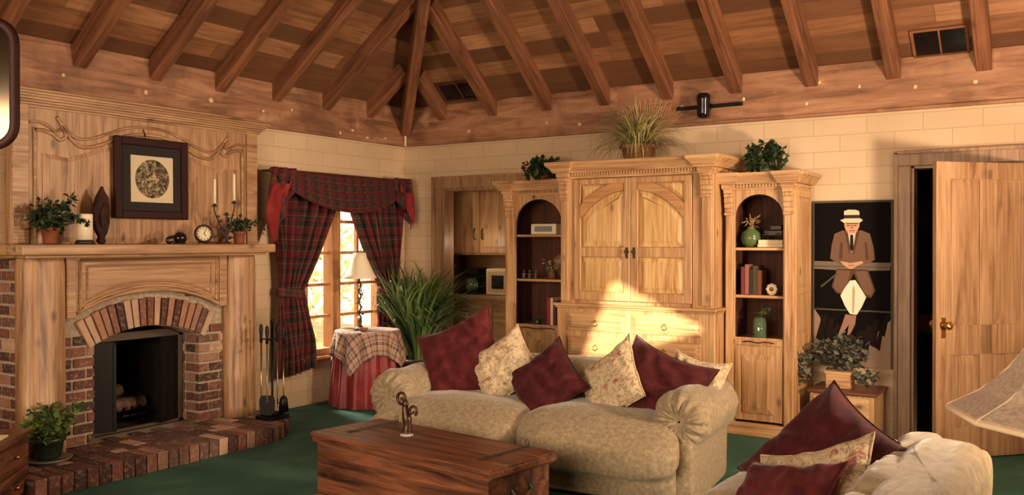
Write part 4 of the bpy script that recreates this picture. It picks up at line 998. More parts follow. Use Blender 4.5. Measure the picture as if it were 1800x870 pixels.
def bookcase(x0, x1, yf, label, zt, mirror, pil=(.10, .09)):
    t = thing('bookcase', label, 'bookcase', ((x0+x1)/2, (yf-.05)/2, 0)); yb_ = -.06; z1 = zt-.13
    ox0, ox1 = x0+pil[0], x1-pil[1]; zo0, zsp = .76, None; rad = (ox1-ox0)/2; zap = z1-.035; zsp = zap-rad*.9
    b = bmesh.new(); box(b, x0, x0+.03, yf+.02, yb_, 0, z1, .003); box(b, x1-.03, x1, yf+.02, yb_, 0, z1, .003); box(b, x0, x1, yf+.02, yb_, z1-.03, z1, .003)
    link('body', b, PINE[2], t)
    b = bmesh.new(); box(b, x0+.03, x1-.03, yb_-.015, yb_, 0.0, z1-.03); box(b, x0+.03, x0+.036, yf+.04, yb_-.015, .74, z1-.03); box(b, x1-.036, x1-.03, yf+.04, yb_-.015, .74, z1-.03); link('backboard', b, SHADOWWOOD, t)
    b = bmesh.new(); box(b, x0, ox0, yf, yf+.025, 0, z1, .003); box(b, ox1, x1, yf, yf+.025, 0, z1, .003)
    n = 20; cx_ = (ox0+ox1)/2
    A = [(cx_-rad*math.cos(PI*i/n), zsp+rad*.9*math.sin(PI*i/n)) for i in range(n+1)]
    for p, q in zip(A, A[1:]): prism(b, [p, q, (q[0], z1), (p[0], z1)], yf, yf+.025)
    box(b, ox0, ox1, yf, yf+.025, .64, .76, .003)
    link('face_frame', b, PINE[2], t)
    for q0, q1 in ((x0+.006, ox0-.012), (ox1+.012, x1-.006)):
        b = bmesh.new(); box(b, q0, q1, yf-.018, yf+.005, .1, z1, .004); corbel(b, q0-.004, q1+.004, yf-.008, z1+.005, .20); link('pilaster', b, PINE[2], t)
    crown(x0, x1, yf, yb_, z1, zt, .085, [(x0, x0+.075), (x1-.075, x1)], PINE[0], t)
    shelves = (1.455, 1.085) if mirror else (1.565, 1.165)
    for z in shelves + (.745,):
        b = bmesh.new(); box(b, x0+.036, x1-.036, yf+.03, yb_-.016, z-.022, z, .003); link('shelf', b, PINE[0], t)
    b = bmesh.new(); dx0, dx1 = ox0+.004, ox1-.004; box(b, dx0, dx1, yf-.006, yf+.014, .12, .69, .003); box(b, dx0, dx1, yf-.012, yf+.012, .70, .745, .004)
    raised(b, [(dx0+.06, .18), (dx1-.06, .18), (dx1-.06, .63), (dx0+.06, .63)], yf-.007, .018, .05); d = link('door', b, PINE[2], t)
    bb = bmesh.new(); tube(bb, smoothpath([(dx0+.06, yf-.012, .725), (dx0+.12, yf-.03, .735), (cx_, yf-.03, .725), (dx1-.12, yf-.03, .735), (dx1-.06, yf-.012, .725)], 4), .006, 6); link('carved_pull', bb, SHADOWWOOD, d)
    b = bmesh.new(); box(b, x0-.02, x1+.02, yf-.025, yb_, 0, .10, .006); link('plinth', b, PINE[0], t)
    # panelled outer side
    b = bmesh.new(); xs, sg = (x1, 1) if mirror else (x0, -1)
    for z0, zz in ((.14, .70), (.80, 1.10), (1.15, z1-.06)): raised(b, [(yf+.08, z0), (yb_-.05, z0), (yb_-.05, zz), (yf+.08, zz)], xs+sg*.001, -.0+.010, .025, 'yz', sg)
    for ya_, yb2 in ((yf+.0, yf+.07), (yb_-.04, yb_)): box(b, xs-(0 if sg > 0 else .014), xs+(.014 if sg > 0 else 0), ya_, yb2, .1, z1, .003)
    for z0, zz in ((.70, .80), (1.10, 1.15), (z1-.06, z1)): box(b, xs-(0 if sg > 0 else .014), xs+(.014 if sg > 0 else 0), yf+.07, yb_-.04, z0, zz, .003)
    link('side_panel', b, PINE[2], t)
    return t
bookcase(1.575, 2.245, -.46, 'narrow pine bookcase with arched top left of the armoire', 2.045, False)
bookcase(3.65, 4.185, -.50, 'pine bookcase with arched top and visible side right of the armoire', 2.03, True, (.075, .085))

# shelf contents, left bookcase (shelf tops 1.565, 1.165, .745)
bm = bmesh.new(); box(bm, 1.80, 2.06, -.40, -.24, 1.567, 1.66, .004)
t = single('storage_box', bm, CREAM, 'white oblong box on the top shelf of the left bookcase', 'box')
bm = bmesh.new(); box(bm, 1.84, 2.02, -.403, -.400, 1.59, 1.64); o = link('picture_label', bm, plain('blue_grey', (120, 128, 130), .6), t)
bm = bmesh.new(); lathe(bm, [(0, -.003), (.07, 0), (.11, .012), (.112, .016), (.068, .005), (0, .003)], seg=28); bm.transform(Matrix.Translation((2.0, -.17, 1.28)) @ Matrix.Rotation(math.radians(75), 4, 'X'))
single('display_plate', bm, mottled('painted_plate', (190, 160, 130), (120, 80, 60), 30, .3), 'painted display plate propped at the back of the left bookcase', 'plate')
def flowers(name, label, c, n, rad, seed, m1, m2):
    t = thing(name, label, 'flowers', c); b = bmesh.new(); rnd = random.Random(seed); lathe(b, [(.03, 0), (.04, .03), (.03, .06), (.035, .07)], c, 14); link('vase', b, CLAY, t)
    b = bmesh.new(); b2 = bmesh.new()
    for k in range(n):
        p = V((c[0]+rnd.uniform(-1, 1)*rad, c[1]+rnd.uniform(-.5, .5)*rad, c[2]+.08+rnd.random()*rad*1.1)); tube(b, [(c[0], c[1], c[2]+.06), p], .0015, 4); sphere(b2, p, .013, 1, 1, .7, 6)
    leaves(b, 30, (c[0], c[1], c[2]+.09), (rad*.8, rad*.5, rad*.5), .035, rnd, .5); link('stems', b, LEAF, t); link('blossoms', b2, m1, t); return t
flowers('flower_arrangement', 'small dried flower arrangement on the middle shelf of the left bookcase', (1.98, -.33, 1.167), 16, .09, 5, plain('dusty_pink', (190, 130, 110), .8), LEAF)
for k, (x, lab) in enumerate(((1.715, 'leftmost tiny grey figurine on the middle shelf of the left bookcase'), (1.775, 'middle tiny grey figurine on the middle shelf of the left bookcase'), (1.84, 'rightmost tiny grey figurine on the middle shelf of the left bookcase'))):
    bm = bmesh.new(); lathe(bm, [(.018, 0), (.015, .015), (.010, .03), (.016, .045), (.008, .055)], (x, -.38, 1.167), 12); sphere(bm, (x, -.38, 1.167+.068), .012, 1, 1, 1, 8); box(bm, x-.022, x+.022, -.39, -.37, 1.20, 1.21, .002)
    single('figurine', bm, mottled('pewter', (120, 104, 84), (70, 60, 50), 40), lab, 'figurine', group='figurines in the left bookcase')
def books(x, y, z, specs, side):
    for w_, h_, d_, c_, lab in specs:
        q = thing('book', lab, 'book', (x+w_/2, y, z)); b = bmesh.new()
        box(b, x, x+.003, y, y+d_, z, z+h_); box(b, x+w_-.003, x+w_, y, y+d_, z, z+h_); box(b, x, x+w_, y-.003, y+.003, z, z+h_, .001); link('cover', b, plain('book_cloth', c_, .7), q)
        b = bmesh.new(); box(b, x+.003, x+w_-.003, y+.003, y+d_-.006, z+.004, z+h_-.006); link('pages', b, CREAM, q); x += w_+.003
    return x
books(1.91, -.36, .747, [(.03, .24, .15, (60, 24, 20), 'dark brown book at the left of the lower shelf row, left bookcase'), (.035, .25, .15, (146, 36, 28), 'bright red book on the lower shelf of the left bookcase'), (.028, .25, .15, (214, 190, 160), 'cream spined book on the lower shelf of the left bookcase'), (.03, .22, .15, (90, 30, 26), 'dark red book at the right of the row, left bookcase')], 0)
bm = bmesh.new(); lathe(bm, [(.03, 0), (.034, .03), (.022, .05), (.03, .055)], (1.86, -.38, .747), 14); single('small_jar', bm, GREENPOT, 'small dark jar beside the books in the left bookcase', 'jar')
# right bookcase (shelf tops 1.455, 1.085, .745)
t = thing('green_vase', 'round green glazed vase on the top shelf of the right bookcase', 'vase', (3.80, -.33, 1.457))
bm = bmesh.new(); lathe(bm, [(.04, 0), (.07, .03), (.082, .07), (.07, .115), (.04, .14), (.03, .15), (.036, .16), (.028, .16), (.026, .15)], (3.80, -.33, 1.457), 24); link('body', bm, mottled('green_glaze', (96, 112, 66), (66, 82, 46), 10, .25), t)
bm = bmesh.new(); leaves(bm, 30, (3.81, -.33, 1.66), (.06, .04, .06), .05, rg, .5); tube(bm, [(3.80, -.33, 1.58), (3.79, -.33, 1.72)], .003, 4); tube(bm, [(3.80, -.33, 1.58), (3.83, -.33, 1.69)], .003, 4); link('sprig', bm, plain('dry_sprig', (196, 160, 110), .8), t)
bm = bmesh.new(); box(bm, 3.87, 4.07, -.40, -.18, 1.457, 1.48, .004); box(bm, 3.875, 4.065, -.395, -.185, 1.48, 1.515, .004); single('white_book_stack', bm, [CREAM], 'pale flat album lying on the top shelf of the right bookcase', 'album')
t = thing('model_carriage', 'dark wooden model carriage on the pale album, right bookcase', 'model', (3.97, -.29, 1.516))
bm = bmesh.new(); box(bm, 3.90, 4.05, -.34, -.24, 1.545, 1.59, .006); box(bm, 3.95, 4.04, -.33, -.25, 1.59, 1.63, .006); link('body', bm, DARKWOOD, t)
for x in (3.92, 4.02):
    b = bmesh.new()
    for y in (-.345, -.235): tube(b, [(x+.026*math.cos(a), y, 1.543+.026*math.sin(a)) for a in [k*PI/8 for k in range(17)]], .003, 5, False)
    for y in (-.345, -.235):
        for k in range(4): tube(b, [(x-.026*math.cos(k*PI/4), y, 1.543-.026*math.sin(k*PI/4)), (x+.026*math.cos(k*PI/4), y, 1.543+.026*math.sin(k*PI/4))], .0015, 4)
    link('wheels', b, IRON, t)
x_ = books(3.735, -.38, 1.087, [(.03, .215, .15, (116, 44, 40), 'faded red book, leftmost on the middle shelf of the right bookcase'), (.03, .235, .15, (150, 96, 84), 'dusty pink book on the middle shelf of the right bookcase'), (.026, .20, .15, (52, 32, 28), 'black-brown book on the middle shelf of the right bookcase'), (.034, .225, .15, (70, 58, 36), 'olive brown book on the middle shelf of the right bookcase'), (.028, .19, .15, (110, 60, 30), 'tan leather book, rightmost of the left-hand row, right bookcase')], 0)
books(4.09, -.33, 1.087, [(.022, .23, .15, (70, 84, 92), 'blue-grey book at the right end of the middle shelf, right bookcase')], 0)
t = thing('shell_clock', 'small white scalloped desk clock on the middle shelf of the right bookcase', 'clock', (3.985, -.40, 1.087))
b = bmesh.new(); lathe(b, [(0, -.012), (.038, -.01), (.045, 0), (.036, .008), (0, .006)], seg=30, rfun=lambda a, z: 1+.08*math.cos(a*8)); b.transform(Matrix.Translation((3.985, -.40, 1.087+.046)) @ Matrix.Rotation(PI/2, 4, 'X')); box(b, 3.965, 4.005, -.41, -.37, 1.087, 1.095, .002); link('case', b, WHITE, t)
b = bmesh.new(); lathe(b, [(0, .009), (.016, .009), (.016, .011), (0, .011)], seg=20, caps=False); b.transform(Matrix.Translation((3.985, -.40, 1.087+.046)) @ Matrix.Rotation(PI/2, 4, 'X')); link('dial', b, BRASS, t)
t = thing('glass_jar', 'glass jar holding a green cutting on the lower shelf of the right bookcase', 'jar', (3.89, -.40, .747))
b = bmesh.new(); lathe(b, [(0, .002), (.05, 0), (.052, .01), (.052, .13), (.046, .14), (.046, .16), (.042, .16), (.042, .14), (.048, .13), (.048, .012), (0, .01)], (3.89, -.40, .747), 24, caps=False); link('glass', b, JARG, t)
b = bmesh.new(); tube(b, smoothpath([(3.89, -.40, .76), (3.90, -.40, .9), (3.93, -.41, .97), (3.97, -.42, .99)], 4), .003, 5); leaves(b, 26, (3.93, -.41, .96), (.07, .04, .03), .04, rg, .6); leaves(b, 16, (3.89, -.40, .83), (.03, .03, .05), .035, rg, .6); link('cutting', b, LEAF, t)

# plants on top of the cabinets
spiky('grass_plant', 'big spiky grass-like plant in a basket on top of the armoire', (2.87, -.42, 2.166), .15, .14, 420, (.32, .60), .012, (.25, 1.45), 1.9, GRASSL, BASKET, 21, 'basket')
t = thing('dried_fan', 'fan of pale dried stalks standing behind the armoire grass plant', 'dried flowers', (2.86, -.28, 2.17)); b = bmesh.new()
for k in range(30):
    a = math.radians(50+80*k/29); L_ = .50+.03*math.sin(k*3); tube(b, [(2.86, -.26, 2.17), (2.86+L_*.5*math.cos(a), -.25, 2.17+L_*.5), (2.86+L_*math.cos(a)*1.0, -.24, 2.17+L_*math.sin(a)*1.05)], [.002, .002, .003], 4)
link('stalks', b, DRYST, t)
bushy('potted_plant', 'dark bushy plant on top of the left bookcase', (1.87, -.28, 2.046), .08, .10, (.24, .16, .10), 380, .075, LEAFD, CLAY, 31, cz=.12)
bushy('potted_fern', 'leafy green plant in a low grey pot on top of the right bookcase', (3.90, -.30, 2.031), .08, .09, (.20, .15, .13), 420, .065, LEAFD, plain('grey_pot', (110, 104, 92), .4), 32, cz=.13)

# wall speaker on its bracket rail
t = thing('wall_spotlight', 'black cylindrical spotlight on a dark rail above the armoire', 'spotlight', (3.33, -.1, 2.6))
bm = bmesh.new(); box(bm, 3.06, 3.64, -.075, -.05, 2.625, 2.655, .004); box(bm, 3.30, 3.36, -.06, -.03, 2.61, 2.67, .003); link('rail', bm, BLACKM, t)
bm = bmesh.new(); lathe(bm, [(.02, 0), (.048, .012), (.055, .05), (.052, .13), (.058, .16), (.058, .19), (.045, .21), (0, .215)], (3.33, -.135, 2.53), 20); link('housing', bm, BLACKC, t)

# ------------------------------------------------------------ painting of the seated gentleman
pt = thing('painting', 'tall unframed dark painting of a man in straw hat sitting on a fence', 'painting', (4.49, -.02, .53))
bm = bmesh.new(); box(bm, 4.20, 4.80, -.028, -.003, .53, 1.82, .002); link('canvas', bm, plain('painted_black', (16, 11, 10), .9, Specular_IOR_Level=.1), pt)
PC = {k: plain('paint_'+k, c, .9, Specular_IOR_Level=.1) for k, c in dict(tan=(150, 122, 104), rail=(116, 100, 88), jacket=(112, 84, 68), jacket2=(86, 62, 50), skin=(196, 148, 116), hat=(214, 196, 160), band=(58, 44, 36), white=(232, 220, 196), cream=(206, 190, 160), shirt=(196, 180, 156), tie=(40, 28, 26), sock=(150, 112, 98), edge=(84, 76, 64), dark=(30, 22, 18), shade=(180, 160, 134)).items()}
keys = list(PC)
def q(px, pyy): return (4.20+(px-412)/285*.60, 1.82-(pyy-183)/587*1.29)
bm = bmesh.new(); lay = [0]
def paint(k, pts):
    lay[0] += 1; d = .0285+.00022*lay[0]
    prism(bm, [q(*p) for p in pts], -d, -.027, 'xz', mat=keys.index(k))
paint('edge', [(412, 183), (697, 183), (697, 190), (412, 190)]); paint('edge', [(688, 190), (697, 190), (697, 770), (688, 770)]); paint('edge', [(412, 190), (418, 190), (418, 770), (412, 770)])
paint('tan', [(418, 650), (470, 690), (540, 700), (600, 690), (688, 600), (688, 770), (418, 770)]); paint('tan', [(418, 570), (440, 600), (450, 660), (418, 690)])
for (x0, y0, x1, y1) in ((430, 590, 455, 690), (455, 600, 480, 720), (560, 640, 590, 700), (590, 620, 615, 715), (615, 600, 640, 700), (640, 610, 655, 710), (655, 580, 672, 660), (480, 620, 500, 690)):
    paint('dark', [(x0+18, y0), (x1+12, y0+4), (x1-4, y1), (x0-6, y1-14)])
paint('rail', [(416, 398), (690, 402), (684, 428), (560, 432), (416, 426)]); paint('edge', [(416, 414), (690, 416), (690, 419), (416, 418)]); paint('edge', [(418, 568), (688, 570), (688, 575), (418, 573)])
paint('jacket2', [(500, 425), (610, 425), (636, 500), (622, 525), (596, 520), (560, 440), (526, 516), (500, 512), (482, 490)])
paint('jacket', [(492, 300), (522, 288), (552, 300), (585, 288), (616, 300), (630, 350), (634, 392), (600, 410), (570, 400), (556, 412), (530, 404), (512, 410), (476, 388), (482, 340)])
paint('jacket2', [(512, 330), (522, 332), (520, 392), (508, 388)]); paint('jacket2', [(598, 330), (606, 330), (614, 388), (602, 394)])
paint('jacket', [(500, 430), (548, 432), (540, 470), (522, 512), (500, 506), (488, 486)]); paint('jacket', [(566, 432), (606, 432), (632, 498), (620, 518), (598, 508), (578, 464)])
paint('shirt', [(538, 296), (570, 296), (558, 366), (550, 366)]); paint('tie', [(548, 304), (558, 304), (560, 352), (554, 366), (547, 352)])
paint('jacket2', [(528, 292), (540, 298), (551, 368), (545, 372)]); paint('jacket2', [(568, 298), (580, 292), (562, 372), (556, 368)])
paint('skin', [(528, 260), (580, 260), (580, 274), (572, 292), (556, 302), (544, 300), (532, 288), (527, 272)])
paint('jacket2', [(532, 261), (578, 261), (577, 266), (533, 266)]); paint('band', [(536, 270), (546, 270), (546, 273), (536, 273)]); paint('band', [(560, 270), (570, 270), (570, 273), (560, 273)]); paint('sock', [(551, 268), (556, 268), (558, 282), (550, 282)]); paint('band', [(545, 289), (564, 289), (563, 291), (546, 291)])
paint('hat', [(512, 252), (530, 246), (584, 246), (592, 254), (580, 262), (526, 262)]); paint('hat', [(526, 220), (540, 215), (566, 216), (579, 221), (582, 248), (526, 248)]); paint('band', [(526, 234), (581, 234), (582, 246), (526, 246)])
paint('skin', [(512, 398), (530, 400), (548, 404), (562, 402), (590, 396), (594, 404), (572, 414), (556, 424), (544, 424), (528, 414)])
paint('sock', [(540, 410), (566, 410), (562, 414), (542, 415)])
paint('edge', [(500, 440), (504, 444), (446, 492), (442, 488)])
paint('white', [(548, 466), (566, 464), (590, 500), (604, 524), (590, 556), (572, 586), (548, 584), (530, 556), (514, 520), (526, 498)])
paint('shade', [(560, 480), (566, 500), (562, 580), (556, 580), (556, 500)])
paint('sock', [(532, 586), (548, 588), (560, 590), (544, 622), (520, 656), (506, 660), (520, 622)]); paint('sock', [(556, 588), (570, 588), (566, 620), (550, 654), (538, 662), (544, 624)])
paint('band', [(500, 660), (526, 656), (532, 664), (512, 676), (498, 674)]); paint('band', [(536, 660), (552, 656), (566, 664), (560, 676), (540, 672)])
link('painted_image', bm, [PC[k] for k in keys], pt)
# small cabinet below the painting
t = thing('low_cabinet', 'small pine cabinet with panelled front standing below the painting', 'cabinet', (4.50, -.26, 0))
bm = bmesh.new(); box(bm, 4.29, 4.745, -.46, -.04, 0.0, .375, .004); link('body', bm, PINE[2], t)
bm = bmesh.new(); box(bm, 4.27, 4.765, -.48, -.035, .375, .40, .006); link('top', bm, CHEST[0], t)
b = bmesh.new(); box(b, 4.32, 4.715, -.478, -.462, .04, .36, .003); raised(b, [(4.37, .08), (4.665, .08), (4.665, .32), (4.37, .32)], -.479, .010, .02); d = link('door', b, PINE[0], t)
b = bmesh.new(); sphere(b, (4.69, -.49, .2), .011); link('knob', b, BRASS, d)
t = thing('ivy_plant', 'variegated trailing ivy in a square wooden box on the low cabinet', 'plant', (4.42, -.26, .401))
bm = bmesh.new(); box(bm, 4.38, 4.56, -.36, -.20, .401, .52, .004); box(bm, 4.372, 4.568, -.368, -.192, .505, .53, .003); link('planter_box', bm, PINE[0], t)
b = bmesh.new(); ri = random.Random(41); leaves(b, 420, (4.46, -.25, .66), (.24, .15, .15), .05, ri, .85); leaves(b, 90, (4.24, -.44, .55), (.05, .05, .16), .045, ri, .85); leaves(b, 90, (4.66, -.34, .50), (.10, .06, .08), .045, ri, .85); link('foliage', b, IVY, t)

# ------------------------------------------------------------ soft furniture
def pnoise(p, s, k=0): return noise.noise(V((p[0]*s+k, p[1]*s-k, p[2]*s+2*k)))
def superbox(cx_, cy_, cz_, hx_, hy_, hz_, e=0.35, nu=40, nv=24, wob=0.006, seed=0, M=None, crown_=0.0):
    """rounded block; e = roundness of the corners"""
    b = bmesh.new()
    def sp(c, p): return math.copysign(abs(c)**p, c)
    def fn(u, v):
        th_ = u*2*PI; ph = (v-.5)*PI
        x = sp(math.cos(ph), e)*sp(math.cos(th_), e); y = sp(math.cos(ph), e)*sp(math.sin(th_), e); z = sp(math.sin(ph), e)
        z += crown_*max(0, (1-x*x))*max(0, (1-y*y))*(1 if z > 0 else 0)
        p = V((cx_+hx_*x, cy_+hy_*y, cz_+hz_*z)); d = V((x, y, z)).normalized() if (x or y or z) else V((0, 0, 1))
        return p + d*wob*(pnoise(p, 7, seed)+.6*pnoise(p, 16, seed+3))
    grid(b, fn, nu, nv, closed=True); bmesh.ops.remove_doubles(b, verts=b.verts[:], dist=1e-5)
    bmesh.ops.recalc_face_normals(b, faces=b.faces[:])
    if M is not None: b.transform(M)
    return b
def roll(x0, x1, c, ry, rz, seed=0, pl=.018, flip=False):
    """bolster along local x from x0 (pleated front) to x1; returned in (along, across, z)"""
    b = bmesh.new(); L = x1-x0
    S = [(.012, .0), (.004, .10), (.0, .2), (-.004, .34), (-.006, .56), (.012, .78), (.05, .94), (.11, 1.0), (.3, 1.0), (.55, .985), (.8, 1.0), (L-.06, 1.0), (L-.02, .92), (L, .7), (L+.004, .3), (L+.004, .02)]
    def fn(u, v):
        k = v*(len(S)-1); i = min(int(k), len(S)-2); f = k-i; xo = S[i][0]+(S[i+1][0]-S[i][0])*f; s = S[i][1]+(S[i+1][1]-S[i][1])*f
        a = u*2*PI; pk = math.sin(a*13)*pl*max(0, 1-abs(s-.62)/.5)*(1 if xo < .12 else 0)
        p = V((x0+xo - pk, c[0]+(ry*s)*math.cos(a), c[1]+(rz*s)*math.sin(a)))
        wv = .008*pnoise(p, 8, seed) + .004*pnoise(p, 20, seed); return p + V((0, math.cos(a), math.sin(a)))*wv*2
    grid(b, fn, 104, 42, closed=True); bmesh.ops.recalc_face_normals(b, faces=b.faces[:]); return b
def cushmesh(w_, h_, th_, seed, fold=0.0, pinch=.10, n=44):
    """square scatter cushion in local XZ, thickness along Y"""
    b = bmesh.new(); rnd = random.Random(seed); ph = rnd.uniform(0, 6)
    def fn(u, v, sd):
        a, c = 2*u-1, 2*v-1
        x = a*w_/2*(1-pinch*(1-c*c)**1.0*abs(a)**1.5); z = c*h_/2*(1-pinch*(1-a*a)*abs(c)**1.5)
        t = th_/2*((1-a**4)*(1-c**4))**.62
        edge = max(abs(a), abs(c)); wr = .016*math.sin(10*a+7*c+ph+4*pnoise((a, c, sd), 1.5, seed))*(1-edge**3)*edge*1.1
        wr += .010*pnoise((a*3, c*3, sd), 1, seed)*(1-edge**6)
        t += wr
        if fold and sd < 0:
            dd = abs((c-.1) - .55*a + .25*math.sin(a*2.5)); t -= fold*math.exp(-(dd/.10)**2)*(1-a**4)*(1-c**4)
            dd = abs((c+.45) + .5*a); t -= fold*.5*math.exp(-(dd/.07)**2)*(1-a**4)*(1-c**4)
        z += -.02*(1-a*a)*(c > 0)*c
        return V((x, sd*max(t, .004*(1-edge)+.0015), z))
    grid(b, lambda u, v: fn(u, v, -1), n, n); grid(b, lambda u, v: fn(u, v, 1), n, n)
    bmesh.ops.remove_doubles(b, verts=b.verts[:], dist=.0032); bmesh.ops.recalc_face_normals(b, faces=b.faces[:])
    return b, fn
CU = {}
def cushion(label, pos, size, face, lean, spin, m, seed, thick=.17, fold=0.0, hgt=None, pm=None):
    """face = heading of the front (deg, 0 = towards -Y), lean = backwards tilt, spin = turn in its own plane"""
    w_ = size; h_ = hgt or size; b, fn = cushmesh(w_, h_, thick, seed, fold)
    M = Matrix.Translation(V(pos)) @ Matrix.Rotation(math.radians(face), 4, 'Z') @ Matrix.Rotation(math.radians(-lean), 4, 'X') @ Matrix.Rotation(math.radians(spin), 4, 'Y')
    o = link('scatter_cushion', b, m); o.matrix_world = M; WM[o.name] = M; tag(o, label, 'cushion')
    pts = []
    for i in range(80):
        k = i/20; s = k % 1
        u, v = ((s, 0), (1, s), (1-s, 1), (0, 1-s))[int(k)]; p = fn(u, v, 1); pts.append((p.x*1.005, 0, p.z*1.005))
    b = bmesh.new(); tube(b, pts+[pts[0]], .005, 6, False); link('piping', b, pm or m, o, local=True)
    return o
# sofa
SM = Matrix.Translation((3.07, -2.26, 0)) @ Matrix.Rotation(math.radians(6.6), 4, 'Z')
sf = thing('sofa', 'beige chenille two-seat sofa with rolled pleated arms facing the chest', 'sofa', M=SM)
def SP(name, b, m=SOFA, p=None): return link(name, b, m, p or sf, local=True)
b = superbox(0, -.01, .145, .99, .46, .135, .16, 48, 20, .004); SP('base', b)
b = superbox(0, .33, .40, .97, .17, .31, .3, 48, 24, .010, 5); SP('back', b)
for s in (-1, 1):
    b = roll(-.40, .44, (s*.985, .475), .175, .168, s+3)
    R90 = Matrix(((0, 1, 0, 0), (1, 0, 0, 0), (0, 0, 1, 0), (0, 0, 0, 1))); b.transform(R90); bmesh.ops.reverse_faces(b, faces=b.faces[:])
    b2 = superbox(s*.99, .03, .22, .085, .44, .225, .18, 32, 16, .003, s); merge(b, b2); SP('arm', b)
for s in (-1, 1):
    b = superbox(s*.475, -.16, .345, .49, .45, .13, .46, 52, 26, .012, s*9, crown_=.22)
    # let the front lip sag over the base and spread in front of the arms
    for v in b.verts:
        if v.co.y < -.36: k = min(1, (-.36-v.co.y)/.2); v.co.z -= .075*k; v.co.x += s*.14*k*max(0, (abs(v.co.x)-.45)/.5); v.co.y -= .02*k
    SP('seat_cushion', b)
# loveseat (right, facing the fireplace)
LM = Matrix.Translation((5.22, -3.86, 0)) @ Matrix.Rotation(math.radians(-90), 4, 'Z')
lv = thing('loveseat', 'cream upholstered loveseat at the lower right facing the fireplace', 'sofa', M=LM)
SOFA2 = fabric('cream_chenille', (130, 112, 84), (160, 140, 108), (178, 158, 124), 20, .35, 90)
def LP(name, b): return link(name, b, SOFA2, lv, local=True)
LP('base', superbox(0, 0, .14, .90, .44, .13, .16, 48, 20, .004))
LP('back', superbox(0, .35, .40, .86, .15, .30, .42, 60, 28, .018, 8))
for s in (-1, 1):
    b = roll(-.36, .48, (s*.88, .47), .13, .135, s+6); b.transform(R90); bmesh.ops.reverse_faces(b, faces=b.faces[:]); merge(b, superbox(s*.90, .04, .21, .08, .43, .215, .18, 32, 16, .003, s)); LP('arm', b)
    b = superbox(s*.40, -.14, .35, .41, .42, .105, .42, 52, 26, .012, s*4, crown_=.25); LP('seat_cushion', b)
for k, (x, z_) in enumerate(((-.55, .60), (0, .61), (.55, .60))):
    LP('back_cushion', superbox(x, .23, z_-.10, .30, .10, .18, .5, 40, 24, .014, k+20))

# cushions on the sofa
cushion('large maroon velvet cushion at the left end of the sofa', (2.39, -2.30, .69), .60, 4, 24, -27, MAROON, 1, .20, .02)
cushion('cream floral cushion between the two left maroon cushions on the sofa', (2.755, -2.31, .665), .44, 8, 28, -38, FLORAL, 2, .16)
cushion('diamond-tilted maroon cushion in the middle of the sofa', (3.10, -2.34, .60), .45, 2, 30, -42, MAROON2, 3, .17, .008)
cushion('cream floral cushion turned sideways right of the middle maroon cushion', (3.53, -2.26, .61), .47, -24, 22, -40, FLORAL, 4, .15)
cushion('large maroon velvet cushion slumped against the right sofa arm', (3.81, -2.20, .58), .57, 14, 30, 22, MAROON2, 5, .20, .02)
cushion('cream floral cushion mostly hidden behind the right-hand maroon cushion', (3.97, -1.97, .60), .38, 0, 20, 10, FLORAL, 6, .12)
# cushions on the loveseat
cushion('largest maroon velvet cushion leaning on the loveseat back', (5.13, -3.38, .54), .74, -26, 42, 24, MAROON2, 7, .22, .015, hgt=.60)
cushion('cream floral cushion lying in front of the big maroon one on the loveseat', (5.14, -3.74, .50), .50, -26, 42, -26, FLORAL, 8, .14, pm=FLORAL)
cushion('small maroon cushion at the bottom edge lying on the loveseat', (5.08, -3.98, .52), .42, -30, 50, -16, MAROON, 9, .14)

# ------------------------------------------------------------ pine trunk used as coffee table
CM = Matrix.Translation((3.065, -3.525, 0)) @ Matrix.Rotation(math.radians(-7.5), 4, 'Z')
ch = thing('wooden_chest', 'old reddish wooden chest with iron straps used as coffee table', 'chest', M=CM)
def CP(name, b, m, p=None): return link(name, b, m, p or ch, local=True)
W2, D2 = .645, .235
bm = bmesh.new(); box(bm, -W2, W2, -D2, D2, .05, .385, .004); CP('body', bm, CHEST[0])
bm = bmesh.new(); box(bm, -W2-.022, W2+.022, -D2-.022, D2+.022, 0, .075, .008); CP('plinth', bm, CHEST[0])
bm = bmesh.new()
for i in range(4): y0 = -D2-.025+i*(2*D2+.05)/4; box(bm, -W2-.03, W2+.03, y0+.0008, y0+(2*D2+.05)/4-.0008, .405, .43, .003)
box(bm, -W2-.022, W2+.022, -D2-.018, D2+.018, .375, .406, .004); box(bm, W2-.02, W2+.038, -D2-.02, D2+.02, .385, .418, .006)
ld = CP('lid', bm, CHEST[0])
for x in (-.50, .50):
    bm = bmesh.new(); box(bm, x-.018, x+.018, -D2+.10, D2+.012, .430, .4335, .001); sphere(bm, (x, -D2+.12, .434), .007, 1, 1, .5, 6); sphere(bm, (x, D2-.03, .434), .007, 1, 1, .5, 6)
    tube(bm, [(x+.012*math.cos(a), D2+.0, .452+.018*math.sin(a)) for a in [k*PI/6 for k in range(13)]], .003, 5, False); CP('hinge_strap', bm, IRON, ld)
for s in (-1, 1):
    bm = bmesh.new(); tube(bm, smoothpath([(s*(W2+.006), -.07, .30), (s*(W2+.035), -.065, .27), (s*(W2+.04), 0, .235), (s*(W2+.035), .065, .27), (s*(W2+.006), .07, .30)], 4), .008, 6); box(bm, min(s*W2, s*(W2+.008)), max(s*W2, s*(W2+.008)), -.09, -.05, .27, .33, .002); box(bm, min(s*W2, s*(W2+.008)), max(s*W2, s*(W2+.008)), .05, .09, .27, .33, .002); CP('handle', bm, IRON)
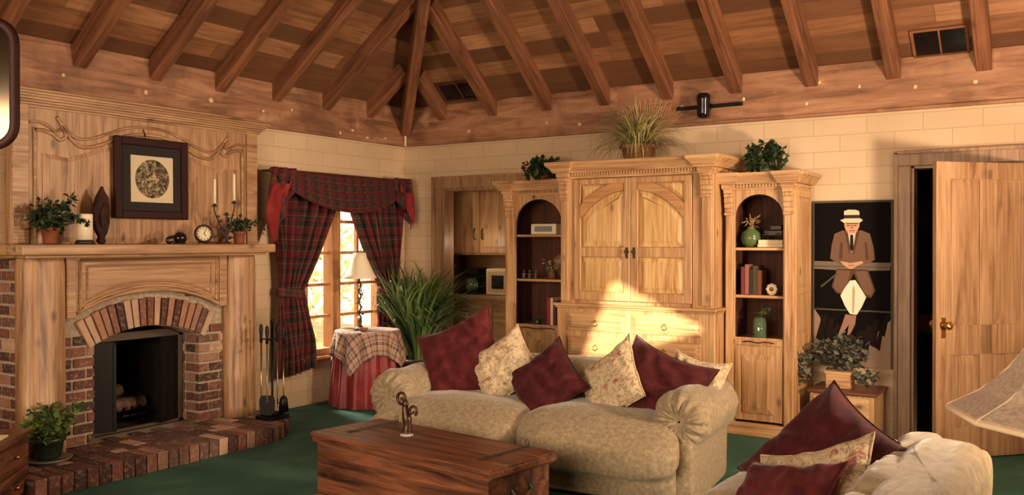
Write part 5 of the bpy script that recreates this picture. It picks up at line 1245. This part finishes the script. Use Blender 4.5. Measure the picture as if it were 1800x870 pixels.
# scroll sculpture
gx, gy, gz = 2.885, -3.48, .431
t = thing('scroll_figurine', 'small dark bronze scroll-armed figurine standing on the chest', 'figurine', (gx, gy, gz))
bm = bmesh.new(); lathe(bm, [(.036, 0), (.038, .005), (.03, .010), (.014, .016), (.0, .018)], (gx, gy, gz), 20); link('base', bm, plain('grey_stone', (176, 160, 150), .4), t)
bm = bmesh.new(); BR = plain('dark_bronze_cast', (64, 36, 24), .35, Metallic=.4)
tube(bm, smoothpath([(gx, gy, gz+.012), (gx+.004, gy, gz+.05), (gx-.004, gy, gz+.09), (gx-.01, gy, gz+.125)], 5), [.022, .022, .021, .02, .018, .018, .019, .02, .02, .019, .017, .016, .015, .014, .013, .012], 10)
tube(bm, [(gx-.028+.021*math.cos(a), gy, gz+.152+.024*math.sin(a)) for a in [-.9+k*.38 for k in range(16)]], .0065, 6)
tube(bm, [(gx+.034+.018*math.cos(a), gy, gz+.105+.02*math.sin(a)) for a in [PI+.9-k*.36 for k in range(15)]], .0055, 6)
sphere(bm, (gx-.026, gy, gz+.15), .007); sphere(bm, (gx+.034, gy, gz+.10), .006); sphere(bm, (gx-.008, gy, gz+.13), .016, 1, .8, 1.2)
bm.transform(Matrix.Translation((gx, gy, gz)) @ Matrix.Diagonal((1.35, 1.35, 1.32, 1)) @ Matrix.Translation((-gx, -gy, -gz)))
link('body', bm, BR, t)

# ------------------------------------------------------------ near things at the picture edges
# floor lamp whose shade enters at the right
lc = V((6.112, -5.32, 0))
t = thing('floor_lamp', 'panelled cream fabric lamp shade on a tall stand, very near at right', 'lamp', lc)
SHADE = NT('woven_shade'); v_ = SHADE.coord('Object', (1, 1, 1)); f = SHADE.noise(v_, 120, 3); c = SHADE.ramp(f, [(.35, (170, 146, 126)), (.6, (196, 172, 150))]); SHADE.bump(f, .3, .002); SHADE = SHADE.out(c, .85)
b = bell([(.300, 0), (.298, .006), (.245, .042), (.20, .092), (.165, .15), (.14, .21), (.122, .275), (.116, .32)], (lc.x, lc.y, 1.145), 10)
b.transform(Matrix.Translation((lc.x, lc.y, 1.145)) @ Matrix.Rotation(math.radians(5), 4, V((-.5405, .841, 0))) @ Matrix.Rotation(math.radians(4), 4, 'Z') @ Matrix.Translation((-lc.x, -lc.y, -1.145))); 
rings = [v.co.copy() for v in b.verts]; link('lamp_shade', b, SHADE, t, solid=.004)
b = bmesh.new()
for k in range(10): tube(b, smoothpath([rings[i*10+k] for i in range(8)], 2), .0035, 6)
tube(b, rings[:10]+[rings[0]], .006, 6, False); link('piping', b, plain('shade_trim', (224, 196, 160), .8), t)
b = bmesh.new(); lathe(b, [(.15, 0), (.15, .02), (.03, .035), (.014, .06), (.014, 1.1), (.02, 1.12), (.012, 1.25), (.004, 1.27), (.004, 1.5)], (lc.x, lc.y, 0), 20); link('stand', b, BRASS, t)
b = bmesh.new()
for a in (0, PI/2): tube(b, [(lc.x-.11*math.cos(a), lc.y-.11*math.sin(a), 1.465), (lc.x+.11*math.cos(a), lc.y+.11*math.sin(a), 1.465)], .0025, 4)
link('harp', b, BRASS, t)
# low wooden cabinet at lower left
KM = Matrix.Translation((.77, -4.41, 0)) @ Matrix.Rotation(math.radians(43.4), 4, 'Z')   # local +y runs to the far corner
kc = thing('low_chest', 'low brown wooden cabinet at the lower left corner beside the hearth', 'cabinet', M=KM)
def KP(name, b, m, p=None): return link(name, b, m, p or kc, local=True)
bm = bmesh.new(); box(bm, -.55, 0, -1.0, 0, 0, .37, .02, seg=3); KP('body', bm, CHEST[1])
bm = bmesh.new(); box(bm, -.57, .02, -1.02, .02, .368, .392, .006); KP('top', bm, CHEST[1])
for y0, y1 in ((-.96, -.50), (-.48, -.03)):
    for z0, z1 in ((.03, .19), (.21, .355)):
        bm = bmesh.new(); box(bm, -.002, .010, y0, y1, z0, z1, .003); d = KP('drawer', bm, CHEST[1]); bm = bmesh.new(); sphere(bm, (.022, (y0+y1)/2, (z0+z1)/2), .014); link('knob', bm, BRASS, d, local=True)
bm = bmesh.new(); box(bm, -.36, -.04, -.62, -.20, .392, .402, .003); bm.transform(KM)
single('white_tray', bm, CREAM, 'pale flat tray lying on the low brown cabinet', 'tray')
bm = bmesh.new(); lathe(bm, [(.03, 0), (.05, .01), (.075, .05), (.078, .10), (.06, .145), (.03, .16), (.028, .17), (.04, .18)], (-.36, -.10, .392), 24); bm.transform(KM)
single('wooden_urn', bm, CHEST[2], 'round dark wooden pot on the low brown cabinet', 'pot')
# mirror on a stand at the upper left edge
mp_ = V((2.80, -5.86, 0))
t = thing('standing_mirror', 'dark rounded mirror frame on a stand at the far upper left edge', 'mirror', mp_)
rd = V((.841, .5405, 0)); e0 = V((6.053, -7.336, 1.5))
def scr(px, pyy, d=3.0):
    return e0 + (V((-.5405, .841, 0)) + rd*((px-900)/1580.5))*d + V((0, 0, (425-pyy)/1580.5*d))
cpt = scr(-60, 148); nrm = rd.cross(V((0, 0, 1)))
mw, mh, cr = .165, .205, .07
outl = []
for (sx, sz, a0) in ((1, 1, 0), (-1, 1, PI/2), (-1, -1, PI), (1, -1, 3*PI/2)):
    for k in range(7): a = a0+k*PI/12; outl.append(cpt + rd*(sx*(mw-cr)+cr*math.cos(a)) + V((0, 0, sz*(mh-cr)+cr*math.sin(a))))
b = bmesh.new(); tube(b, outl+[outl[0]], .016, 8, False); link('frame', b, MAHOG, t)
b = bmesh.new(); f = b.faces.new([b.verts.new(p) for p in outl]); r_ = bmesh.ops.extrude_face_region(b, geom=[f]); bmesh.ops.translate(b, verts=[v for v in r_['geom'] if isinstance(v, bmesh.types.BMVert)], vec=nrm*.004); bmesh.ops.recalc_face_normals(b, faces=b.faces[:]); link('mirror_glass', b, MIRR, t)
bot = V((cpt.x, cpt.y, 0)); b = bmesh.new(); tube(b, [bot+V((0, 0, .02)), V((cpt.x, cpt.y, cpt.z-mh))], .014, 8); link('post', b, MAHOG, t)
b = bmesh.new(); lathe(b, [(.16, 0), (.16, .02), (.04, .04), (.02, .08)], bot, 20); link('base', b, MAHOG, t)
t.location = bot
for c_ in t.children: c_.location = mp_ - bot
